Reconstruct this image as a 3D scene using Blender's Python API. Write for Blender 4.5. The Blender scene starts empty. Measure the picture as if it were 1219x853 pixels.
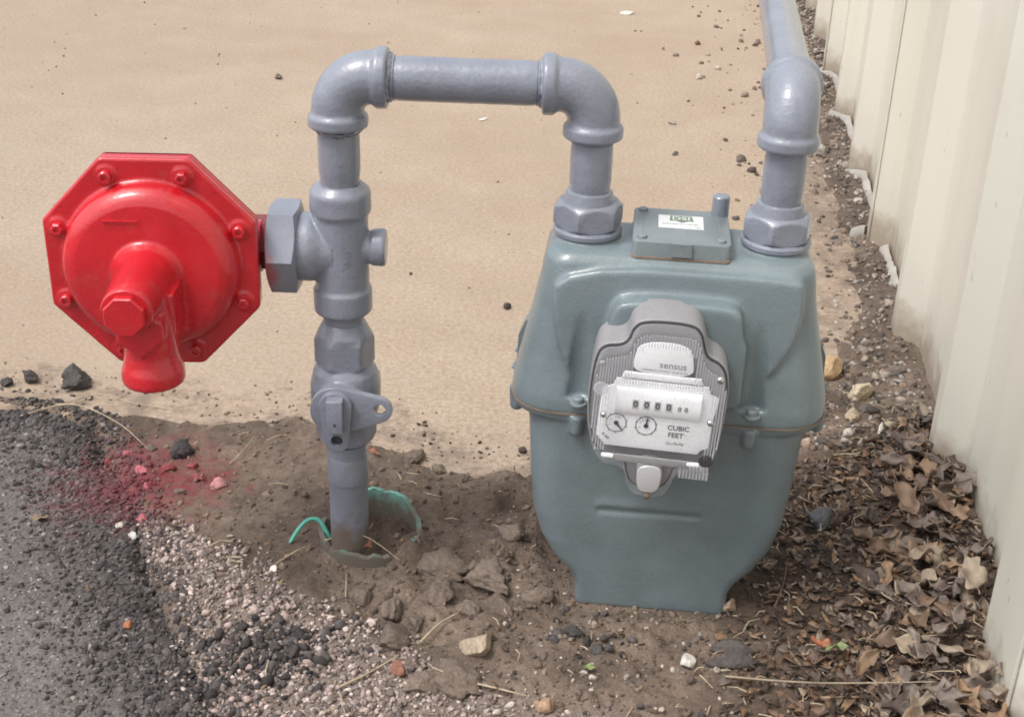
import bpy, bmesh, math, random
import numpy as np
from mathutils import Vector, Matrix
random.seed(7); rng = np.random.default_rng(7)
S = bpy.context.scene; COL = S.collection
R = math.radians

# ------------------------------------------------------------------ camera
cam_d = bpy.data.cameras.new('camera'); cam = bpy.data.objects.new('camera', cam_d); COL.objects.link(cam)
cam_d.sensor_width = 36; cam_d.lens = 1600/1219*36; cam_d.clip_start = .02; cam_d.clip_end = 500
cam.rotation_mode = 'QUATERNION'
pitch, roll = R(26.6), R(1.91)
m = Matrix.Rotation(R(90)-pitch, 4, 'X') @ Matrix.Rotation(roll, 4, 'Z')
cam.rotation_quaternion = m.to_quaternion(); cam.location = (0, -1.01, .72)
S.camera = cam
# ------------------------------------------------------------------ sky, sun, exposure
SUN_EL, SUN_AZ = 60, 240        # elevation, compass azimuth (from +Y, clockwise): high, behind left of the camera
W = bpy.data.worlds.new('World'); S.world = W; W.use_nodes = True
nt = W.node_tree; bg = nt.nodes['Background']
sky = nt.nodes.new('ShaderNodeTexSky'); sky.sky_type = 'NISHITA'; sky.sun_disc = False
sky.sun_elevation = R(SUN_EL); sky.sun_rotation = R(SUN_AZ); sky.dust_density = 4; sky.ozone_density = 1; sky.air_density = 1
hs = nt.nodes.new('ShaderNodeHueSaturation'); hs.inputs['Saturation'].default_value = .35
nt.links.new(sky.outputs[0], hs.inputs['Color']); nt.links.new(hs.outputs[0], bg.inputs[0]); bg.inputs[1].default_value = .15
sl = bpy.data.lights.new('sun', 'SUN'); sl.energy = 1.0; sl.angle = R(16); sl.color = (1, .965, .92)
so = bpy.data.objects.new('sun', sl); COL.objects.link(so)
az = R(SUN_AZ); so.rotation_euler = Vector((-math.sin(az)*math.cos(R(SUN_EL)), -math.cos(az)*math.cos(R(SUN_EL)), -math.sin(R(SUN_EL)))).to_track_quat('-Z', 'Y').to_euler()
S.view_settings.view_transform = 'Standard'; S.view_settings.look = 'None'; S.view_settings.gamma = 1
S.view_settings.exposure = .6
S.render.engine = 'CYCLES'
S.cycles.filter_width = 1.8; S.cycles.max_bounces = 8; S.cycles.transparent_max_bounces = 16

# ------------------------------------------------------------------ material helpers
class NB:
    def __init__(s, name):
        s.m = bpy.data.materials.new(name); s.m.use_nodes = True; s.t = s.m.node_tree; s.n = s.t.nodes
        s.b = s.n['Principled BSDF']; s.out = s.n['Material Output']; s._c = None
    def node(s, typ, **kw):
        n = s.n.new(typ)
        for k, v in kw.items():
            if k in n.inputs: n.inputs[k].default_value = v
            else: setattr(n, k, v)
        return n
    def L(s, a, b): s.t.links.new(a, b)
    def coord(s):
        if not s._c: s._c = s.node('ShaderNodeTexCoord').outputs['Object']
        return s._c
    def noise(s, scale, detail=4, rough=.55, vec=None, stretch=None):
        v = vec or s.coord()
        if stretch:
            mp = s.node('ShaderNodeMapping'); mp.inputs['Scale'].default_value = stretch; s.L(v, mp.inputs[0]); v = mp.outputs[0]
        n = s.node('ShaderNodeTexNoise', Scale=scale, Detail=detail, Roughness=rough); s.L(v, n.inputs['Vector']); return n.outputs['Fac']
    def ramp(s, fac, stops):
        n = s.node('ShaderNodeValToRGB'); e = n.color_ramp.elements
        while len(e) < len(stops): e.new(.5)
        for i, (p, c) in enumerate(stops):
            e[i].position = p; e[i].color = (*c, 1) if hasattr(c, '__len__') else (c, c, c, 1)
        s.L(fac, n.inputs[0]); return n.outputs[0]
    def mix(s, fac, a, b, blend='MIX'):
        n = s.node('ShaderNodeMix', data_type='RGBA', blend_type=blend)
        for sock, v in ((n.inputs[0], fac), (n.inputs[6], a), (n.inputs[7], b)):
            if isinstance(v, bpy.types.NodeSocket): s.L(v, sock)
            elif hasattr(v, '__len__'): sock.default_value = (*v, 1)
            else: sock.default_value = v
        return n.outputs[2]
    def math(s, op, a, b=0):
        n = s.node('ShaderNodeMath', operation=op)
        for i, v in enumerate((a, b)):
            if isinstance(v, bpy.types.NodeSocket): s.L(v, n.inputs[i])
            else: n.inputs[i].default_value = v
        return n.outputs[0]
    def attr(s, name): n = s.node('ShaderNodeAttribute', attribute_name=name); return n
    def base(s, c):
        if isinstance(c, bpy.types.NodeSocket): s.L(c, s.b.inputs['Base Color'])
        else: s.b.inputs['Base Color'].default_value = (*c, 1)
    def rough(s, r):
        if isinstance(r, bpy.types.NodeSocket): s.L(r, s.b.inputs['Roughness'])
        else: s.b.inputs['Roughness'].default_value = r
    def bump(s, h, strength, dist):
        n = s.node('ShaderNodeBump', Strength=strength, Distance=dist); s.L(h, n.inputs['Height']); s.L(n.outputs[0], s.b.inputs['Normal'])

def paint(name, c, rough=.35, var=.12, dirt=None, bump=.0006, coat=0, orange=400):
    k = NB(name)
    f = k.noise(18, 5)
    c1 = [x*(1-var) for x in c]; c2 = [min(1, x*(1+var)) for x in c]
    col = k.mix(k.ramp(f, [(.35, 0), (.65, 1)]), c1, c2)
    f3 = k.noise(45, 6, .7); col = k.mix(k.math('MULTIPLY', k.ramp(f3, [(.56, 0), (.80, 1)]), .22), col, (.33, .28, .24))     # dust and scuffs
    f2 = k.noise(700, 2)
    col = k.mix(k.math('MULTIPLY', k.ramp(f2, [(.58, 0), (.70, 1)]), .45), col, [x*.45 for x in c])
    if dirt:   # soil splashed on paint: own shape in world space, more near the ground
        geo = k.node('ShaderNodeNewGeometry'); sep = k.node('ShaderNodeSeparateXYZ'); k.L(geo.outputs['Position'], sep.inputs[0])
        z = k.math('MULTIPLY', sep.outputs['Z'], -1/dirt[1]); z = k.math('ADD', z, dirt[0]/dirt[1])
        n = k.node('ShaderNodeTexNoise', Scale=60, Detail=6, Roughness=.65); k.L(geo.outputs['Position'], n.inputs['Vector'])
        z = k.math('ADD', z, k.math('MULTIPLY', n.outputs['Fac'], 1.6)); z = k.math('SUBTRACT', z, 1.1)
        z = k.ramp(z, [(0, 0), (.55, 1)])
        col = k.mix(k.math('MULTIPLY', z, dirt[2]), col, (.15, .115, .09))
    k.base(col); k.rough(k.ramp(f, [(.3, rough*.8), (.7, min(1, rough*1.35))]))
    h = k.math('ADD', k.noise(orange, 2), k.math('MULTIPLY', k.noise(60, 3), 1.5))
    k.bump(h, .35, bump)
    if coat: k.b.inputs['Coat Weight'].default_value = coat; k.b.inputs['Coat Roughness'].default_value = .12
    return k
M = {}
M['grey'] = paint('grey_pipe_paint', (.226, .245, .296), .34, dirt=(.03, .09, .9), coat=.6, bump=.0014, orange=220).m
M['riser'] = paint('grey_riser_paint', (.226, .245, .296), .42, .15, dirt=(.066, .040, .93), coat=.2, bump=.0014, orange=220).m
k = paint('grey_nut_paint', (.238, .256, .308), .33, coat=.3)      # red overspray on the side next to the regulator
sep = k.node('ShaderNodeSeparateXYZ'); k.L(k.coord(), sep.inputs[0])
f = k.math('ADD', k.math('MULTIPLY', sep.outputs['X'], -75), k.math('MULTIPLY', k.math('ABSOLUTE', k.math('ADD', sep.outputs['Z'], .012)), -28)); f = k.math('ADD', f, k.noise(110, 5, .6))
lk = k.b.inputs['Base Color'].links[0].from_socket
k.base(k.mix(k.ramp(f, [(.35, 0), (1.25, .8)]), lk, (.42, .05, .07))); M['nut'] = k.m
M['meter'] = paint('grey_green_meter_paint', (.168, .212, .230), .34, .10, dirt=(-.005, .05, .7), coat=.45, bump=.0008, orange=450).m
M['meter_top'] = paint('grey_lid_paint', (.20, .232, .245), .40, .12).m
M['red'] = paint('red_regulator_paint', (.56, .012, .022), .24, .12, coat=.7, bump=.0007, orange=300).m
M['red_nipple'] = paint('dull_red_grey_paint', (.24, .05, .06), .6, .4).m
M['gasket'] = paint('brown_gasket', (.20, .155, .12), .8, .4).m
M['index_grey'] = paint('index_grey_plastic', (.29, .285, .295), .42, .06, bump=.0002).m
M['box_face'] = paint('box_face_grey', (.23, .225, .24), .5, .06, bump=.0002).m
M['dark_rubber'] = paint('dark_rubber', (.05, .05, .055), .6, .1, bump=.0002).m
M['white_plate'] = paint('white_enamel_plate', (.92, .93, .95), .3, .015, bump=.00008).m
M['ink'] = paint('black_ink', (.03, .03, .035), .5, .05, bump=.0001).m
M['faint_ink'] = paint('grey_ink', (.28, .29, .31), .5, .05, bump=.0001).m
M['sticker_green'] = paint('sticker_green', (.16, .24, .16), .5, .3, bump=.0001).m
M['sticker_white'] = paint('sticker_white', (.72, .73, .74), .45, .08, bump=.0001).m
k = NB('chrome_screw'); k.base((.6, .6, .6)); k.b.inputs['Metallic'].default_value = 1; k.rough(.25); M['chrome'] = k.m
k = NB('drum_silver'); k.base((.55, .55, .56)); k.b.inputs['Metallic'].default_value = .2; k.rough(.4); M['drum'] = k.m
# clear plastic
k = NB('clear_plastic'); k.base((.8, .8, .82)); k.rough(.16)
tr = k.node('ShaderNodeBsdfTransparent'); tr.inputs[0].default_value = (.99, .99, .995, 1); mx = k.node('ShaderNodeMixShader')
fr = k.node('ShaderNodeLayerWeight', Blend=.5); k.L(k.math('ADD', k.math('MULTIPLY', k.math('POWER', fr.outputs['Facing'], 3.5), .5), .05), mx.inputs[0])
k.L(tr.outputs[0], mx.inputs[1]); k.L(k.b.outputs[0], mx.inputs[2]); k.L(mx.outputs[0], k.out.inputs[0]); M['clear'] = k.m
k = NB('clear_ridged_plastic'); k.base((.74, .74, .78)); k.rough(.25)
tr = k.node('ShaderNodeBsdfTransparent'); mx = k.node('ShaderNodeMixShader'); mx.inputs[0].default_value = .36
k.L(tr.outputs[0], mx.inputs[1]); k.L(k.b.outputs[0], mx.inputs[2]); k.L(mx.outputs[0], k.out.inputs[0]); M['ridge'] = k.m
# wall sheet
k = NB('cream_wall_paint')
f = k.noise(2.2, 4, stretch=(1, 1, .25)); col = k.mix(k.ramp(f, [(.3, 0), (.7, 1)]), (.62, .60, .515), (.68, .665, .59))
f2 = k.noise(16, 5, stretch=(1, 1, .06)); col = k.mix(k.ramp(f2, [(.5, 0), (.85, .22)]), col, (.42, .38, .31))
sp = k.noise(130, 3, stretch=(1, 1, .3)); col = k.mix(k.ramp(sp, [(.70, 0), (.76, .5)]), col, (.2, .17, .13))
sep = k.node('ShaderNodeSeparateXYZ'); k.L(k.coord(), sep.inputs[0])
z = k.math('ADD', k.math('MULTIPLY', sep.outputs['Z'], -9), .75); z = k.math('ADD', z, k.math('MULTIPLY', k.noise(35, 6), .8))
col = k.mix(k.ramp(z, [(.62, 0), (1.25, .75)]), col, (.30, .225, .16)); k.base(col); k.rough(.42); k.bump(k.noise(25, 3), .2, .002); M['wall'] = k.m
# concrete
k = NB('tan_concrete')
f = k.noise(2.3, 6, .6); col = k.mix(k.ramp(f, [(.32, 0), (.68, 1)]), (.33, .243, .174), (.40, .318, .242))
f = k.noise(9, 6, .65); col = k.mix(k.ramp(f, [(.42, 0), (.75, .6)]), col, (.48, .39, .31))
f = k.noise(55, 5, .7); col = k.mix(k.ramp(f, [(.48, 0), (.78, .6)]), col, (.33, .225, .15))
f = k.noise(420, 3, .7); col = k.mix(k.ramp(f, [(.44, 0), (.64, .75)]), col, (.21, .145, .10))
f = k.noise(260, 2, .5); col = k.mix(k.ramp(f, [(.68, 0), (.73, .6)]), col, (.16, .12, .09))
f = k.noise(170, 4, .75); col = k.mix(k.ramp(f, [(.40, 0), (.60, .7)]), col, (.47, .39, .305))
f = k.noise(5, 6, .65, stretch=(1, 1.5, 1)); col = k.mix(k.ramp(f, [(.46, 0), (.78, .4)]), col, (.33, .28, .225))
f = k.noise(1.4, 4, .6); col = k.mix(k.ramp(f, [(.40, 0), (.72, .4)]), col, (.29, .20, .135))
dm = k.math('ADD', k.attr('col').outputs['Fac'], k.math('MULTIPLY', k.math('SUBTRACT', k.noise(130, 6, .75), .5), 2.2)); dm = k.math('ADD', dm, k.math('MULTIPLY', k.math('SUBTRACT', k.noise(28, 5, .65), .5), 1.2))
dm = k.math('MULTIPLY', k.ramp(dm, [(.38, 0), (.95, .85)]), k.ramp(k.attr('col').outputs['Fac'], [(0, 0), (.12, 1)]))
col = k.mix(dm, col, (.20, .150, .115))
k.base(col); k.rough(.85); k.bump(k.math('ADD', k.noise(500, 4, .7), k.math('MULTIPLY', k.noise(40, 5), 2.5)), .5, .0012); M['concrete'] = k.m
def stain_mix(k, col, centre, rad, amount):   # spilt red paint, a shape of its own in world space
    geo = k.node('ShaderNodeNewGeometry'); d = k.node('ShaderNodeVectorMath', operation='DISTANCE'); k.L(geo.outputs['Position'], d.inputs[0]); d.inputs[1].default_value = centre
    n = k.node('ShaderNodeTexNoise', Scale=70, Detail=6, Roughness=.75); k.L(geo.outputs['Position'], n.inputs['Vector'])
    v = k.math('SUBTRACT', 1.0, k.math('MULTIPLY', d.outputs['Value'], 1/rad)); v = k.math('ADD', v, k.math('MULTIPLY', k.math('SUBTRACT', n.outputs['Fac'], .5), 2.6))
    return k.mix(k.ramp(v, [(.05, 0), (1.0, amount)]), col, (.19, .028, .040))
def ground_mat(name, rough=.95, b=(.7, .0014), fine=(600, 150)):
    k = NB(name); a = k.attr('col').outputs['Color']
    f = k.noise(fine[0], 4, .7); col = k.mix(k.ramp(f, [(.3, 0), (.7, 1)]), k.mix(1, a, (.62, .60, .58), 'MULTIPLY'), k.mix(1, a, (1.35, 1.33, 1.3), 'MULTIPLY'))
    f = k.noise(fine[1], 4, .6); col = k.mix(k.ramp(f, [(.3, .35), (.6, 0)]), col, (.03, .024, .02))
    col = stain_mix(k, col, (-.360, .125, 0), .11, .8); col = stain_mix(k, col, (-.302, .125, 0), .05, .5)
    k.base(col); k.rough(rough); k.bump(k.math('ADD', k.noise(fine[0]*.7, 4, .7), k.math('MULTIPLY', k.noise(fine[1], 4), 2)), b[0], b[1]); return k.m
M['soil'] = ground_mat('soil'); M['asphalt'] = ground_mat('asphalt', .8, (.9, .002), (420, 170))
def stone_mat(name, rough=.8, red=False, sc=300):
    k = NB(name); a = k.attr('col').outputs['Color']; f = k.noise(sc, 4, .6)
    col = k.mix(k.ramp(f, [(.3, 0), (.7, 1)]), k.mix(1, a, (.7, .69, .68), 'MULTIPLY'), k.mix(1, a, (1.25, 1.25, 1.25), 'MULTIPLY'))
    if red: col = stain_mix(k, col, (-.360, .125, 0), .11, .8); col = stain_mix(k, col, (-.302, .125, 0), .06, .75)
    k.base(col); k.rough(rough); k.bump(k.math('ADD', k.noise(sc*1.5, 4, .7), k.math('MULTIPLY', k.noise(sc*.4, 4, .65), 1.5)), .8, .0016); return k.m
M['stone'] = stone_mat('loose_stone'); M['stone_red'] = stone_mat('loose_stone_by_spill', .75, True)
def leaf_mat(name, c, rough=.6):
    k = NB(name); oi = k.node('ShaderNodeObjectInfo'); f = k.noise(90, 5, .65)
    col = k.mix(k.ramp(f, [(.3, 0), (.7, 1)]), [x*.6 for x in c], [min(1, x*1.35) for x in c])
    col = k.mix(k.math('MULTIPLY', oi.outputs['Random'], .45), col, (.13, .10, .085)); k.base(col); k.rough(rough); k.bump(k.noise(260, 3), .6, .0008); return k.m
LEAFC = {'tan': (.26, .165, .095), 'brown': (.155, .092, .056), 'greyish': (.185, .145, .120), 'dark': (.075, .052, .041), 'pale': (.29, .23, .165)}
LM = {n: leaf_mat('leaf_'+n, c) for n, c in LEAFC.items()}
LM['orange'] = leaf_mat('leaf_orange', (.42, .14, .06)); LM['green'] = leaf_mat('leaf_green', (.25, .32, .13)); LM['straw'] = leaf_mat('straw', (.50, .40, .27))
M['teal'] = paint('teal_pipe_plastic', (.15, .33, .28), .7, .45, dirt=(.037, .024, .93)).m
M['wire'] = paint('green_wire_sheath', (.10, .42, .33), .4, .1, bump=.0002).m
M['mortar'] = paint('pale_mortar', (.40, .375, .335), .9, .15, bump=.002, orange=200).m

# ------------------------------------------------------------------ object helpers
def link(name, me, mat=None, parent=None, mw=None):
    o = bpy.data.objects.new(name, me); COL.objects.link(o)
    if me is not None and mat is not None:
        me.materials.clear(); me.materials.append(mat)
    if parent is not None: o.parent = parent
    if mw is not None: o.matrix_local = mw
    return o
def tag(o, label=None, cat=None, group=None, kind=None):
    for k_, v in (('label', label), ('category', cat), ('group', group), ('kind', kind)):
        if v: o[k_] = v
    return o
def thing(name, label, cat, loc=(0, 0, 0), rz=0, group=None):
    o = bpy.data.objects.new(name, None); COL.objects.link(o); o.empty_display_size = .02
    o.location = loc; o.rotation_euler = (0, 0, rz); return tag(o, label, cat, group)
def to_mesh(bm, name, smooth=None):
    bmesh.ops.recalc_face_normals(bm, faces=bm.faces)
    me = bpy.data.meshes.new(name); bm.to_mesh(me); bm.free()
    if smooth is not None: shade(me, smooth)
    return me
def shade(me, ang=35):
    me.polygons.foreach_set('use_smooth', [True]*len(me.polygons))
    bm = bmesh.new(); bm.from_mesh(me)
    for e in bm.edges:
        if len(e.link_faces) == 2 and e.calc_face_angle(0) > R(ang): e.smooth = False
    bm.to_mesh(me); bm.free()
def frame(d):
    d = Vector(d).normalized(); a = Vector((0, 0, 1)) if abs(d.z) < .9 else Vector((0, 1, 0))
    u = a.cross(d).normalized(); return u, d.cross(u), d
def rings(bm, rs, cap=True):
    vs = [[bm.verts.new(p) for p in r] for r in rs]; n = len(vs[0])
    for a, b in zip(vs, vs[1:]):
        for i in range(n): bm.faces.new((a[i], a[(i+1) % n], b[(i+1) % n], b[i]))
    if cap: bm.faces.new(vs[0][::-1]); bm.faces.new(vs[-1])
    return vs
def lathe(bm, p, d, prof, seg=48, hexr=None, rot=0):
    """prof: (t, r) along axis d from p; hexr = apothem of a hexagon that clips the radius"""
    u, v, w = frame(d); p = Vector(p); rs = []
    for t, r in prof:
        ring = []
        for i in range(seg):
            a = 2*math.pi*i/seg + rot; rr = r
            if hexr:
                b = (a - rot) % (math.pi/3) - math.pi/6; rr = min(r, hexr/math.cos(b))
            ring.append(p + w*t + (u*math.cos(a) + v*math.sin(a))*rr)
        rs.append(ring)
    rings(bm, rs); return bm
def hexnut(bm, p, d, L_, apo, ch=.003, rot=0, seg=72):
    rc = apo/math.cos(math.pi/6); prof = [(0, apo*.93)]
    for q in range(5): prof.append((ch*(q+1)/5, apo*.95 + (rc-apo*.95)*(q+1)/5))
    for q in range(5): prof.append((L_-ch*(5-q)/5, rc - (rc-apo*.95)*q/5))
    prof.append((L_, apo*.93)); return lathe(bm, p, d, prof, seg, apo, rot)
def sweep(bm, pts, rad, seg=24, cap=True):
    pts = [Vector(p) for p in pts]; n = len(pts); rs = []; u = None
    for i, p in enumerate(pts):
        t = (pts[min(i+1, n-1)] - pts[max(i-1, 0)]).normalized()
        if u is None: u = frame(t)[0]
        u = (u - t*u.dot(t)).normalized(); v = t.cross(u); r = rad[i] if hasattr(rad, '__len__') else rad
        rs.append([p + (u*math.cos(2*math.pi*k/seg) + v*math.sin(2*math.pi*k/seg))*r for k in range(seg)])
    rings(bm, rs, cap); return bm
def prism(bm, outline, fn, a, b, bevel=0):
    """outline of (u,v); fn(u,v,t)->Vector; extruded t=a..b; bevel insets the b end"""
    n = len(outline); cu = sum(p[0] for p in outline)/n; cv = sum(p[1] for p in outline)/n
    def inset(k): 
        out = []
        for i in range(n):
            p0, p1, p2 = outline[i-1], outline[i], outline[(i+1) % n]
            e1 = Vector((p1[0]-p0[0], p1[1]-p0[1])); e2 = Vector((p2[0]-p1[0], p2[1]-p1[1]))
            nn = Vector((-e1.y, e1.x)).normalized() + Vector((-e2.y, e2.x)).normalized(); nn = nn.normalized() if nn.length > 1e-6 else nn
            out.append((p1[0]+nn.x*k, p1[1]+nn.y*k))
        return out
    area = sum(outline[i-1][0]*outline[i][1]-outline[i][0]*outline[i-1][1] for i in range(n)); sg = 1 if area > 0 else -1
    rs = [[fn(u_, v_, a) for u_, v_ in outline]]
    if bevel:
        s_ = 1 if b > a else -1
        for q in (0, 30, 60, 90):
            ins = bevel*(1-math.cos(R(q))); dp = bevel*(1-math.sin(R(q)))
            rs.append([fn(u_, v_, b - s_*dp) for u_, v_ in inset(sg*ins)])
    else: rs.append([fn(u_, v_, b) for u_, v_ in outline])
    rings(bm, rs); return bm
def rrect(w, d1, d2, r, n=8):
    """rounded rectangle outline x in +-w, y from -d1 (front) to d2"""
    pts = []
    for cx, cy, a0 in ((w-r, d2-r, 0), (-w+r, d2-r, 90), (-w+r, -d1+r, 180), (w-r, -d1+r, 270)):
        for i in range(n+1): a = R(a0 + 90*i/n); pts.append((cx + r*math.cos(a), cy + r*math.sin(a)))
    return pts
def smooth_outline(pts, it=2):
    for _ in range(it):
        q = []
        for i in range(len(pts)):
            a, b = pts[i], pts[(i+1) % len(pts)]; q += [(a[0]*.75+b[0]*.25, a[1]*.75+b[1]*.25), (a[0]*.25+b[0]*.75, a[1]*.25+b[1]*.75)]
        pts = q
    return pts
def fuse(bm, name, voxel=.0015, smooth=6, cut=None, post=None):
    """one cast body out of overlapping solids: voxel union, then soft fillets"""
    me = to_mesh(bm, 'tmp'); o = bpy.data.objects.new('tmp', me); COL.objects.link(o); co = None
    if cut is not None:
        co = bpy.data.objects.new('tmpcut', to_mesh(cut, 'tmpc')); COL.objects.link(co)
    r0 = o.modifiers.new('r', 'REMESH'); r0.mode = 'VOXEL'; r0.voxel_size = voxel
    if co: b = o.modifiers.new('b', 'BOOLEAN'); b.operation = 'DIFFERENCE'; b.object = co; b.solver = 'EXACT'
    if co: r1 = o.modifiers.new('r1', 'REMESH'); r1.mode = 'VOXEL'; r1.voxel_size = voxel
    if smooth: s_ = o.modifiers.new('s', 'SMOOTH'); s_.factor = .5; s_.iterations = smooth
    dg = bpy.context.evaluated_depsgraph_get(); out = bpy.data.meshes.new_from_object(o.evaluated_get(dg)); out.name = name
    bpy.data.objects.remove(o); bpy.data.meshes.remove(me)
    if co: bpy.data.objects.remove(co)
    if post:
        n = len(out.vertices); c = np.empty(n*3); out.vertices.foreach_get('co', c); c = post(c.reshape(-1, 3)); out.vertices.foreach_set('co', c.ravel())
    out.materials.clear(); out.polygons.foreach_set('use_smooth', [True]*len(out.polygons)); out.update(); return out
def text_mesh(s, size, ext=.0001, align='CENTER', bold=0):
    cu = bpy.data.curves.new('t', 'FONT'); cu.body = s; cu.size = size; cu.extrude = ext; cu.align_x = align; cu.align_y = 'CENTER'; cu.offset = bold; cu.resolution_u = 3
    o = bpy.data.objects.new('t', cu); COL.objects.link(o); dg = bpy.context.evaluated_depsgraph_get()
    me = bpy.data.meshes.new_from_object(o.evaluated_get(dg)); bpy.data.objects.remove(o); me.materials.clear(); me.name = 'lettering'; return me
def vnoise(x, y, scale, seed):
    x = np.asarray(x)*scale + seed*17.31; y = np.asarray(y)*scale + seed*9.77
    xi = np.floor(x).astype(np.int64); yi = np.floor(y).astype(np.int64); fx = x-xi; fy = y-yi
    def h(a, b): 
        v = (a*374761393 + b*668265263 + seed*144665) & 0xffffffff; v = ((v ^ (v >> 13))*1274126177) & 0xffffffff; return ((v ^ (v >> 16)) & 0xffff)/65535.
    fx = fx*fx*(3-2*fx); fy = fy*fy*(3-2*fy)
    return (h(xi, yi)*(1-fx)+h(xi+1, yi)*fx)*(1-fy) + (h(xi, yi+1)*(1-fx)+h(xi+1, yi+1)*fx)*fy
def fbm(x, y, scale, seed, octv=4, gain=.5):
    s_ = 0; a = 1; t = 0
    for i in range(octv): s_ = s_ + a*(vnoise(x, y, scale*2**i, seed+i)-.5); t += a; a *= gain
    return s_/t*2
def sdist(x, y, poly):
    """signed distance, positive inside"""
    x = np.asarray(x, float); y = np.asarray(y, float); d = np.full(x.shape, 1e9); ins = np.zeros(x.shape, bool)
    for (ax, ay), (bx, by) in zip(poly, poly[1:]+poly[:1]):
        ex, ey = bx-ax, by-ay; t = np.clip(((x-ax)*ex+(y-ay)*ey)/(ex*ex+ey*ey+1e-12), 0, 1)
        d = np.minimum(d, np.hypot(x-ax-t*ex, y-ay-t*ey))
        c = ((ay > y) != (by > y)) & (x < (bx-ax)*(y-ay)/((by-ay) if by != ay else 1e-12)+ax); ins ^= c
    return np.where(ins, d, -d)
def sstep(a, b, x): t = np.clip((x-a)/(b-a), 0, 1); return t*t*(3-2*t)

# ------------------------------------------------------------------ GROUND
SLAB = [(-3, .50), (-.861, .330), (-.567, .303), (-.492, .300), (-.418, .272), (-.324, .262), (-.253, .270), (-.217, .282), (-.15, .244), (-.093, .212), (-.052, .180), (.023, .177), (.169, .192), (.289, .233), (.315, .338), (.361, .448), (.412, .546), (.442, .655), (.46, .807), (.485, 1.062), (.545, 1.44), (.628, 2.034), (.70, 2.592), (1.0, 4.6), (1.0, 9), (-3, 9)]
ASPH = [(-3, .46), (-.80, .31), (-.563, .283), (-.496, .276), (-.44, .243), (-.385, .147), (-.330, .03), (-.297, -.046), (-.250, -.136), (-.205, -.207), (-.165, -.29), (-.10, -.50), (-.05, -3), (-3, -3)]
GRAV = [(-.34, .05), (-.292, .034), (-.228, -.012), (-.158, -.076), (-.089, -.118), (-.01, -.160), (.10, -.19), (.16, -.36), (-.16, -.36), (-.23, -.20), (-.29, -.07)]
LEAFP = [(.12, -.40), (.19, -.186), (.205, -.09), (.255, .066), (.30, .191), (.41, .27), (.50, .29), (.49, .12), (.47, -.05), (.45, -.18), (.42, -.40)]
WB0, WDIR = Vector((.3955+.0018, -.1047-.015)), Vector((math.sin(R(7.1)), math.cos(R(7.1))))
def wall_off(x, y):     # distance from the wall's rib line, positive on the yard side
    return -((x-WB0.x)*WDIR.y - (y-WB0.y)*WDIR.x)
CAS = (-.126, .032)     # centre of the broken sleeve
def soil_h(x, y):
    x = np.asarray(x, float); y = np.asarray(y, float)
    d = -sdist(x, y, SLAB)                       # >0 in the soil
    h = -.012 + .016*sstep(-.03, .045, d + .030*fbm(x, y, 20, 3, 5, .6))
    h = np.where(d < -.045, -.02, h)
    near = np.exp(-((x+.09)**2/.16**2 + (y-.05)**2/.11**2))
    h = h + .020*near*sstep(-.012, .05, d)*.45
    clod = np.clip(fbm(x, y, 26, 11, 4, .55), -.35, 1)
    zone = np.exp(-((x-.0)**2/.15**2 + (y-.03)**2/.12**2))
    rc_ = np.hypot(x+.126, y-.032); h = h + (.004 + .018*zone)*clod*sstep(-.01, .03, d)*(.25+.75*sstep(.045, .09, rc_))
    h = h + .0026*fbm(x, y, 120, 21, 3, .7) + .0050*np.clip(fbm(x, y, 42, 23, 4, .6), -.2, 1)*sstep(-.36, -.16, x)
    under = sstep(.03, -.01, -wall_off(x, y)*0 + np.hypot(np.maximum(np.abs(x-.13)-.075, 0), np.maximum(np.abs(y+.0)-.055, 0)))
    h = h*(1-under) + under*np.minimum(h, -.004)     # seat of the meter
    w = wall_off(x, y); h = h + .018*sstep(.11, -.01, w)*sstep(.34, .15, y)
    r = np.hypot(x-CAS[0], y-CAS[1]); ins = sstep(.047, .036, r)
    rg = sstep(.052, .062, r)*0 + sstep(.085, .055, r)*(1-ins); h = h*(1-rg) + rg*(.006 + .010*sstep(-.02, .04, y-CAS[1]) + .003*fbm(x, y, 50, 6))
    h = h*(1-ins) + ins*(-.008 + .006*fbm(x, y, 60, 5) + .024*np.exp(-((y-CAS[1]+.010)/.010)**2)*sstep(-.035, -.005, x-CAS[0]))
    rr = sstep(.027, .017, np.hypot(x+.142, y-.014)); h = np.maximum(h, h*(1-rr) + rr*(.016+.004*fbm(x, y, 70, 9)))
    h = h + (.019*np.exp(-((x+.090)**2+(y-.004)**2)/.0135**2) + .010*np.exp(-((x+.078)**2+(y-.026)**2)/.009**2))*(1+.4*fbm(x, y, 70, 91))
    h = h - .03*sstep(.0, .03, sdist(x, y, ASPH)); return h
def asph_h(x, y):
    d = sdist(x, y, ASPH); h = .004 + .0035*fbm(x, y, 14, 31) + .0016*fbm(x, y, 160, 35, 3, .7)
    e = sstep(-.03, .03, d + .02*fbm(x, y, 30, 41)); return -.03 + (h+.03)*e
def top_h(x, y): return np.maximum(np.maximum(soil_h(x, y), asph_h(x, y)), np.where(sdist(x, y, SLAB) > 0, 0, -1))
def grid_mesh(name, xs, ys, hf, cf, mat):
    X, Y = np.meshgrid(xs, ys); Z = hf(X, Y); nx, ny = len(xs), len(ys)
    co = np.stack([X, Y, Z], -1).reshape(-1, 3); i = np.arange((ny-1)*(nx-1)); r_ = i//(nx-1); c = i % (nx-1); a = r_*nx+c
    q = np.stack([a, a+1, a+nx+1, a+nx], -1)
    me = raw_mesh(name, co, q, cf(X, Y).reshape(-1, 3)); me.polygons.foreach_set('use_smooth', np.ones(len(q), bool)); return link(name, me, mat)
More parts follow.
